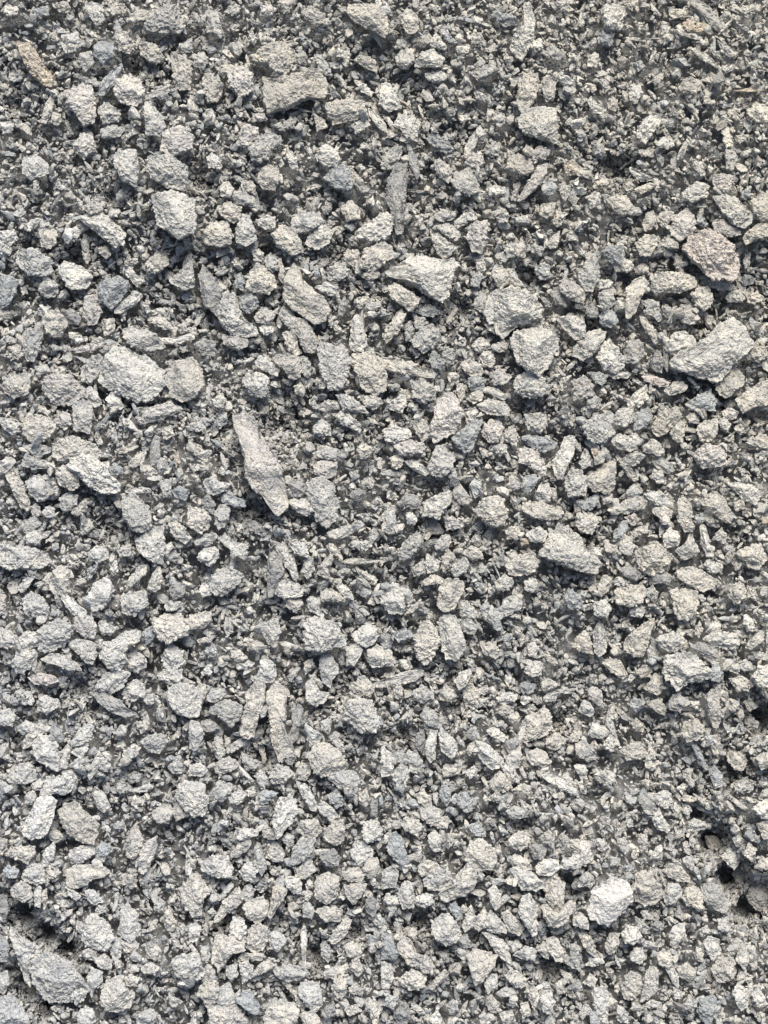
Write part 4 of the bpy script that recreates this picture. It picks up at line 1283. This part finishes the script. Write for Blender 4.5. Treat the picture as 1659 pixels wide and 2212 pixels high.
for k, s in enumerate(SPEC):
    s['shade'] = float(np.clip(rng.normal(1.01, .07), .88, 1.16))
    asp = s['len'] / max(s['wid'], 1)
    s['h'] = min(max(s['wid'] * PX * (.40 if asp < 1.9 else .46) * rng.uniform(.85, 1.1), .0011), .0085)
    s['rough'] = .75 if s['c'] == 'W' else rng.uniform(.8, 1.35)
    s['cuts'] = int(rng.integers(9, 16))
    c0 = at(s['cx'], s['cy'], .003)
    i, j = cell(c0[0], c0[1])
    lo = float(np.mean(REL[max(i - 6, 0):i + 7, max(j - 6, 0):j + 7])) + .25 * float(REL[i, j] - REL[i, j])
    under = float(np.median(HM[max(i - 3, 0):i + 4, max(j - 3, 0):j + 4]))
    if k < 300: s['zc'] = lo + s['h'] * .48 + .0014
    else: s['zc'] = max(lo + s['h'] * .7 + .0006, min(under + s['h'] * .2, lo + .0045))
    s['pos'] = at(s['cx'], s['cy'], s['zc'])
    stamp(s['pos'][0], s['pos'][1], s['len'] * PX * .47, s['wid'] * PX * .47, math.radians(s['ang']), s['zc'] + s['h'] * .8, s['zc'])
THINGS = SPEC[:300]
for s in THINGS: s['thing'] = True
OWNED = HM > REL + .0002                   # cells that traced stones stand on

# ------------------------------------------------------------------ what to call each of the 300
LANDMARKS = [  # a point on the stone in the photo, its label, and how a neighbour's label calls it
(410,52,'broad pale trapezoid stone at the top edge, notched beside its upper corner','pale trapezoid stone'),
(85,160,'brown ribbed splinter curving down through grey crumbs','brown ribbed splinter'),
(205,270,'tall pinkish grey block with a ragged crumbly foot','tall pinkish block'),
(690,152,'tan wedge with a blunt point aimed at the viewer\'s left','blunt tan wedge'),
(735,235,'wide tan lump caked with crumbs, below the blunt tan wedge','crumb-caked tan lump'),
(1315,80,'long whitish slab standing upright near the top edge','long upright slab'),
(1345,325,'large whitish cube-like block with a rough square face','cube-like block'),
(1772,38,'straight cream stick-like rod slanting from the top edge','cream stick-like rod'),
(1738,478,'clean cream stone with five sharp sides','five-sided cream stone'),
(1622,330,'pale curved slab leaning over a dark hollow','curved leaning slab'),
(992,490,'long dark grey rod standing straight up','dark upright rod'),
(260,580,'long pale grey slab with a rounded lower end','rounded grey slab'),
(435,540,'big smooth whitish boulder-like stone with a chipped lower rim','smooth boulder-like stone'),
(325,935,'biggest blocky grey stone, flat topped with a tan face','flat-topped blocky stone'),
(462,945,'rounded tan lump beside the flat-topped blocky stone','rounded tan lump'),
(285,735,'blue-grey heart-shaped stone tapering downward','heart-shaped stone'),
(360,855,'pale stone sharpened to a point like an arrowhead','arrowhead stone'),
(765,762,'large tan-grey stone shaped like a boot','boot-shaped stone'),
(590,800,'grey stone with a bite out of its upper side','bitten grey stone'),
(1065,695,'wide plate-like stone with a long pointed tip','pointed plate stone'),
(1285,790,'largest pale speckled stone, roughly six-sided','six-sided speckled stone'),
(1335,880,'large whitish stone just under the six-sided speckled stone','large whitish stone'),
(1022,918,'smooth tan bar lying nearly level, tapering to its end','tapering tan bar'),
(1778,890,'widest cream slab of all, humped like a saddle','saddle-shaped slab'),
(1790,640,'reddish mound half buried in grey grit','reddish mound'),
(1590,730,'carrot-shaped tan stone standing upright','carrot-shaped stone'),
(655,1150,'longest finger-shaped stone, pinkish and leaning','pinkish finger stone'),
(240,1190,'long grey slab lying aslant under a crumbly cap','slanting grey slab'),
(345,1290,'grey kite-shaped stone with a clean rim','kite-shaped stone'),
(380,1370,'pale triangle with a straight vertical edge, beneath the kite-shaped stone','pale upright triangle'),
(55,1395,'low wide whitish slab running off the left edge','low slab at the edge'),
(1420,1375,'huge whitish triangle stone resting on grit','huge whitish triangle'),
(1640,1400,'large cream lump with a jagged upper rim','jagged cream lump'),
(562,1462,'smooth grey stone with a pointed ear','pointed-ear stone'),
(720,1475,'whitish oval stone freckled with blue','blue-freckled oval'),
(1115,1060,'large pink-tinged wedge tapering downward','pink-tinged wedge'),
(1408,1150,'pale bar tilted upright with square ends','square-ended bar'),
(1500,1200,'cream fan-shaped stone, broad at its foot','fan-shaped cream stone'),
(1720,1675,'big whitish disc with a crumbly face','big whitish disc'),
(1590,1595,'cream teardrop stone pointing up and outward','cream teardrop'),
(815,1590,'pale domed stone with a flat bottom edge','domed flat-bottomed stone'),
(632,1775,'shorter of two grey fingers lying side by side','shorter grey finger'),
(697,1795,'longer of two grey fingers lying side by side','longer grey finger'),
(905,1785,'whitish lump with a dark pitted middle','pitted whitish lump'),
(818,1900,'round crumbly grey stone, largest around it','round crumbly stone'),
(1130,1590,'tall pale block leaning on a brownish one','tall pale block'),
(1338,1812,'tan ball-like stone at the lip of a dark hole','tan ball at a hole'),
(1583,1882,'short cream loaf-shaped stone','loaf-shaped stone'),
(1525,2250,'bright white stone, the only chalky one','bright white stone'),
(1618,2225,'brownish ball beside the bright white stone','brownish ball'),
(150,2445,'broad flat grey disc in the bottom left corner','broad corner disc'),
(60,2390,'sharp pointed shard leaning against the broad corner disc','sharp corner shard'),
(242,2330,'pale rounded stone at the edge of a dark crack','pale stone by the crack'),
(222,2188,'tan slab with a squared end and a tapering one','squared tan slab'),
(545,2168,'bluish white block, nearly rectangular','bluish white block'),
(820,2222,'grey ball with cracks over its top','cracked grey ball'),
(1150,2208,'pale wedge sweeping up from a rounded tip','sweeping pale wedge'),
(1118,2332,'crumbly ball with one orange fleck','orange-flecked ball'),
(1203,2418,'grey-brown stone pointed at its foot like a shield','shield-shaped stone'),
(1625,2460,'smooth whitish bean-shaped stone standing upright','bean-shaped stone'),
(290,2500,'large rough grey lump close to the bottom edge','rough bottom lump'),
(1810,2250,'pale grey slab running down beside a dark crack','slab beside the crack'),
(560,2530,'pale blunt block cut off by the bottom edge','blunt bottom block'),
(1005,2140,'smooth blue-grey stone like a leaning thumb','leaning thumb stone'),
(230,1610,'smooth whitish stone wedged beside a bigger grey lump','wedged whitish stone'),
(455,1760,'broad cream stone, widest toward its rounded foot','broad-footed cream stone'),
(100,1870,'cream nugget with four corners and a straight base','four-cornered nugget'),
(85,2040,'pale bluish block narrowing to a blunt foot','narrowing pale block'),
]
COLOUR = {'w': 'pale cream', 'g': 'grey', 'b': 'blue-grey', 't': 'tan', 'o': 'orange-brown', 'p': 'pinkish grey', 'r': 'reddish', 'd': 'dark grey', 'W': 'white'}
def shape_of(s):
    a = s['len'] / s['wid']
    if a > 2.4: return 'splinter'
    if a > 1.65: return 'sliver'
    if s['n'] == 4 and a < 1.5: return 'four-sided stone'
    if s['n'] == 5 and a < 1.35: return 'five-sided chunk'
    if s['n'] >= 7 and a < 1.3: return 'rounded lump'
    if a > 1.35: return 'oblong stone'
    return 'chunky stone'
def lean_of(s):
    if s['len'] / s['wid'] < 1.5: return ''
    g = s['ang']
    if g < 20 or g > 160: return 'level '
    if 70 < g < 110: return 'upright '
    return 'slanting '
def side(dx, dy):
    a = math.degrees(math.atan2(-dy, dx)) % 360
    return ['right of', 'upper right of', 'above', 'upper left of', 'left of', 'lower left of', 'below', 'lower right of'][int(((a + 22.5) % 360) // 45)]
for x, y, text, short in LANDMARKS:
    free = [s for s in THINGS if 'label' not in s]
    s = min(free, key=lambda s: math.hypot(s['cx'] - x, s['cy'] - y) - .35 * math.sqrt(s['A']))
    s['label'], s['short'] = text, short
MARKS = [s for s in THINGS if 'short' in s]
SIZES = sorted(s['A'] for s in THINGS)
def size_of(s):
    q = np.searchsorted(SIZES, s['A']) / len(SIZES)
    return 'large ' if q > .72 else '' if q > .3 else 'small '
used = {s['label'] for s in MARKS}
for s in THINGS:
    if 'label' in s: continue
    near = sorted(MARKS, key=lambda m: math.hypot(m['cx'] - s['cx'], m['cy'] - s['cy']))[:6]
    looks = [lean_of(s) + COLOUR[s['c']] + ' ' + shape_of(s), size_of(s) + lean_of(s) + COLOUR[s['c']] + ' ' + shape_of(s)]
    done = False
    for m in near:
        d = math.hypot(m['cx'] - s['cx'], m['cy'] - s['cy'])
        gap = d - .5 * (math.sqrt(m['A']) + math.sqrt(s['A']))
        how = 'directly ' if gap < 12 else 'just ' if gap < 60 else '' if gap < 140 else 'well '
        for look in looks:
            t = look + ', ' + how + side(s['cx'] - m['cx'], s['cy'] - m['cy']) + ' the ' + m['short']
            if t not in used: done = True; break
        if done: break
    s['label'] = t; used.add(t)
    assert len(t.replace(',', '').split()) <= 16, t
for s in THINGS:
    a = s['len'] / s['wid']
    s['name'] = 'stone_splinter' if a > 2.4 else 'stone'


# ------------------------------------------------------------------ the 300 largest stones, each an object of its own
for k, s in enumerate(THINGS):
    lvl = 5 if s['A'] > 4200 else 4
    p, f, col = make_stone(s, lvl, 1000 + k)
    o = add_mesh(s['name'], p, f, col, MAT)
    o.matrix_world = Matrix.Translation(to_world(s['pos'])) @ ROT.to_4x4()
    o['label'] = s['label']; o['category'] = 'stone'; o['group'] = 'larger stones lying on the gravel heap'

# ------------------------------------------------------------------ all the smaller gravel: one object
BV, BF, BC, nvert = [], [], [], 0
def put(p, f, col):
    global nvert
    BV.append(p.astype(np.float32)); BF.append(f + nvert); BC.append(np.asarray(col, np.float32)); nvert += len(p)
for k, s in enumerate(SPEC[300:]):
    p, f, col = make_stone(s, 3, 5000 + k)
    put(p + s['pos'], f, col)

# a stock of broken shapes for the rest
def stock(level, n, seed):
    out = []
    for q in range(n):
        r = np.random.default_rng(seed + q); v, f = ICO[level]
        p = v * np.array([1, r.uniform(.55, .95), r.uniform(.35, .75)])
        o = r.uniform(-50, 50, 3)
        p = p * (1 + .28 * noise3(v * 1.6 + o, 1))[:, None]
        for c in range(int(r.integers(8, 15))):
            nn = r.normal(size=3); nn /= np.linalg.norm(nn)
            d = p @ nn; p = p - np.maximum(d - r.uniform(.45, .85) * d.max(), 0)[:, None] * nn
        p = p * (1 + (.11 * noise3(v * 5 + o, 2) if level > 1 else .06 * noise3(v * 4 + o, 3)))[:, None]
        p -= (p.max(0) + p.min(0)) / 2
        out.append(p / np.abs(p[:, :2]).max())
    return np.array(out), ICO[level][1]
PAL = np.array([TINT[c] for c in 'wwggggbbtttpd'])

def scatter(n, lo, hi, level, sink, low_bias, mx, my, do_stamp, seed, skinny=.26, avoid=0.0, power=1.7, floor=False):
    """lay n stones of lo..hi photo pixels across on what is already there, preferring the hollows"""
    r = np.random.default_rng(seed)
    shapes, f = stock(level, 26, seed * 100)
    nv = shapes.shape[1]
    m = int(n * low_bias)
    x = r.uniform(-mx, mx, m); y = r.uniform(-my, my, m)
    if floor:                               # the walls of the hollows are steep and take more
        e = np.concatenate([np.column_stack([at(a, b_, 0.)[None, :2] + r.normal(0, c_ * PX * .9, (260, 2))]) for a, b_, c_, k_ in PITS])
        x, y = np.concatenate([x, e[:, 0]]), np.concatenate([y, e[:, 1]]); n = m = len(x)
    i, j = cell(x, y)
    rel = HM[i, j] - REL[i, j] + r.normal(0, .0006, m)
    if avoid > .001: rel = rel + pit[i, j] * .0022
    if avoid > 0: rel = rel + np.where(OWNED[i, j], avoid, 0)
    keep = np.argsort(rel)[:n]; r.shuffle(keep)
    x, y = x[keep], y[keep]
    size = lo * (hi / lo) ** (r.uniform(0, 1, n) ** power) * PX * .5
    order = np.argsort(-size) if do_stamp else np.arange(n)
    x, y, size = x[order], y[order], size[order]
    asp = np.where(r.uniform(0, 1, n) < skinny, r.uniform(1.7, 3.0, n), r.uniform(1.0, 1.45, n))
    ang = np.where(asp > 1.6, r.normal(2.0, 1.0, n), r.uniform(0, 2 * math.pi, n))
    tl = r.normal(0, .6, (n, 2))
    z = np.empty(n); jit = r.uniform(-.4, .7, n)
    if do_stamp:
        for q in range(n):
            ii, jj = cell(x[q], y[q]); w = max(1, int(size[q] / GP * .5))
            blk = HM[max(ii - w, 0):ii + w + 1, max(jj - w, 0):jj + w + 1]
            z[q] = blk.mean() + size[q] * (sink + jit[q])
            stamp(x[q], y[q], size[q] * asp[q] ** .5 * .9, size[q] / asp[q] ** .5 * .9, ang[q], z[q] + size[q] * .5, z[q] - size[q] * .2)
    elif floor:
        ii, jj = cell(x, y); z = REL[ii, jj] + r.uniform(-.0056, -.0026, n)
    else:
        ii, jj = cell(x, y); z = HM[ii, jj] + size * sink
    sh = shapes[r.integers(0, len(shapes), n)].copy()
    sx, sy = size * asp ** .5, size / asp ** .5
    sz = np.minimum(sx, sy) * np.where(r.uniform(0, 1, n) < .25, r.uniform(.4, .7, n), r.uniform(1.0, 1.7, n))
    sh *= np.stack([sx, sy, sz], 1)[:, None, :]
    # tilt about x then y, then turn
    ca, sa = np.cos(tl[:, 0])[:, None], np.sin(tl[:, 0])[:, None]
    Y, Z = sh[..., 1] * ca - sh[..., 2] * sa, sh[..., 1] * sa + sh[..., 2] * ca
    cb, sb = np.cos(tl[:, 1])[:, None], np.sin(tl[:, 1])[:, None]
    X, Z = sh[..., 0] * cb + Z * sb, -sh[..., 0] * sb + Z * cb
    cc, sc = np.cos(ang)[:, None], np.sin(ang)[:, None]
    P = np.stack([X * cc - Y * sc + x[:, None], X * sc + Y * cc + y[:, None], Z + z[:, None]], -1)
    col = PAL[r.integers(0, len(PAL), n)] * light_drift(x, y) * np.clip(r.normal(1, .12, (n, 1)), .65, 1.35)
    F_ = (f[None] + (np.arange(n) * nv)[:, None, None]).reshape(-1, 3)
    put(P.reshape(-1, 3), F_, np.repeat(col, nv, 0))

scatter(26000, 8, 18, 0, .2, 1.0, MX * .95, MY * .96, False, 20, floor=True)     # packed grit under everything
scatter(5200, 20, 40, 2, .35, 1.8, MX, MY, True, 21, avoid=.0020, power=1.3, skinny=.42)
scatter(17000, 13, 25, 1, .30, 1.45, MX * .93, MY * .94, True, 22, avoid=.0012, power=1.1, skinny=.42)
scatter(20000, 7.5, 13, 1, .25, 1.35, MX * .86, MY * .88, True, 25, avoid=.0006, power=1.1, skinny=.42)
scatter(12000, 4.5, 7.5, 0, .2, 1.2, MX * .80, MY * .84, True, 23, avoid=.0004, skinny=.5)
scatter(8000, 3, 4.6, 0, .25, 1.0, MX * .76, MY * .80, False, 24, skinny=.5)


verts = np.concatenate(BV); faces = np.concatenate(BF); cols = np.concatenate(BC)
g = add_mesh('gravel', verts, faces, cols, MAT)
g.matrix_world = Matrix.Translation(BASE) @ ROT.to_4x4()
g['kind'] = 'stuff'; g['label'] = 'loose grey crushed gravel and grit covering the whole heap'

# ------------------------------------------------------------------ the ground: one sheet, the heap's flank running out to level ground
STEP = .0016
inner_x = np.arange(-MX - .012, MX + .013, STEP); inner_y = np.arange(-MY - .012, MY + .013, STEP)
far = np.array([.03, .07, .13, .22, .35, .6, 1, 2, 4, 9, 20, 45.])
xs = np.concatenate([inner_x[0] - far[::-1], inner_x, inner_x[-1] + far])
ys = np.concatenate([inner_y[0] - far[::-1], inner_y, inner_y[-1] + far])
GXX, GYY = np.meshgrid(xs, ys)
ii, jj = cell(GXX, GYY)
LOW = REL.copy()
for q in range(6):                          # the sheet keeps under the grit on the walls of the hollows
    P_ = np.pad(LOW, 1, 'edge'); LOW = np.minimum.reduce([P_[1:-1, 1:-1], P_[:-2, 1:-1], P_[2:, 1:-1], P_[1:-1, :-2], P_[1:-1, 2:]])
Z = LOW[ii, jj] - .0072
edge = np.maximum(np.maximum(np.abs(GXX) - MX, np.abs(GYY) - MY), 0)
P3 = np.stack([GXX.ravel(), GYY.ravel(), np.zeros(GXX.size)], 1)
fade = np.exp(-edge / .05)
Z = Z * fade + noise3(P3 * 260, 12).reshape(Z.shape) * .0022
loc = np.stack([GXX, GYY, Z], -1).reshape(-1, 3)
wv = loc @ np.array(ROT).T + np.array(BASE)
# beyond the flank the sheet bends level: the crest above, the yard below
yl = loc[:, 1]
top, foot = .55, -.62
over = np.maximum(yl - top, 0); under = np.maximum(foot - yl, 0)
cs, sn = math.cos(SLOPE), math.sin(SLOPE)
wv[:, 1] += over * (1 - cs) - under * (1 - cs)
wv[:, 2] += -over * sn + under * sn
ny, nx = GXX.shape
idx = np.arange(nx * ny).reshape(ny, nx)
q = np.stack([idx[:-1, :-1], idx[:-1, 1:], idx[1:, 1:], idx[:-1, :-1], idx[1:, 1:], idx[1:, :-1]], -1).reshape(-1, 3)
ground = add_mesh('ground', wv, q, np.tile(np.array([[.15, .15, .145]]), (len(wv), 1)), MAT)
ground['kind'] = 'structure'

# ------------------------------------------------------------------ camera
cam = bpy.data.cameras.new('camera'); co = bpy.data.objects.new('camera', cam)
bpy.context.scene.collection.objects.link(co)
cam.sensor_fit = 'VERTICAL'; cam.angle = LENS_H; cam.sensor_height = 36.0
cam.lens = 18.0 / math.tan(LENS_H / 2)
cam.clip_start = .01; cam.clip_end = 200
co.matrix_world = Matrix.Translation(to_world(CAMP)) @ (ROT @ Matrix.Rotation(LEAN, 3, 'X')).to_4x4()
cam.dof.use_dof = True; cam.dof.focus_distance = DIST - .004
cam.dof.aperture_fstop = cam.lens / 2.2
bpy.context.scene.camera = co

# ------------------------------------------------------------------ daylight
world = bpy.data.worlds.new('World'); bpy.context.scene.world = world; world.use_nodes = True
wn, wl = world.node_tree.nodes, world.node_tree.links
sky = wn.new('ShaderNodeTexSky'); sky.sky_type = 'NISHITA'; sky.sun_disc = False
SUN_EL, SUN_AZ = math.radians(68), math.radians(16)   # azimuth from +y (behind the heap) toward +x
sky.sun_elevation = SUN_EL; sky.sun_rotation = SUN_AZ
sky.air_density = 1.0; sky.dust_density = 3.0; sky.ozone_density = 1.0
wl.new(sky.outputs['Color'], wn['Background'].inputs['Color'])
wn['Background'].inputs['Strength'].default_value = 0.055
sd = bpy.data.lights.new('sun', 'SUN'); so = bpy.data.objects.new('sun', sd)
bpy.context.scene.collection.objects.link(so)
sd.energy = 2.4; sd.angle = math.radians(36); sd.color = (1, .972, .925)
dirn = Vector((math.sin(SUN_AZ) * math.cos(SUN_EL), math.cos(SUN_AZ) * math.cos(SUN_EL), math.sin(SUN_EL)))
so.rotation_euler = dirn.to_track_quat('Z', 'Y').to_euler()

sc = bpy.context.scene
sc.view_settings.view_transform = 'Standard'; sc.view_settings.look = 'None'
sc.view_settings.exposure = EXPOSURE; sc.view_settings.gamma = 1.0
sc.cycles.max_bounces = 5; sc.cycles.diffuse_bounces = 3
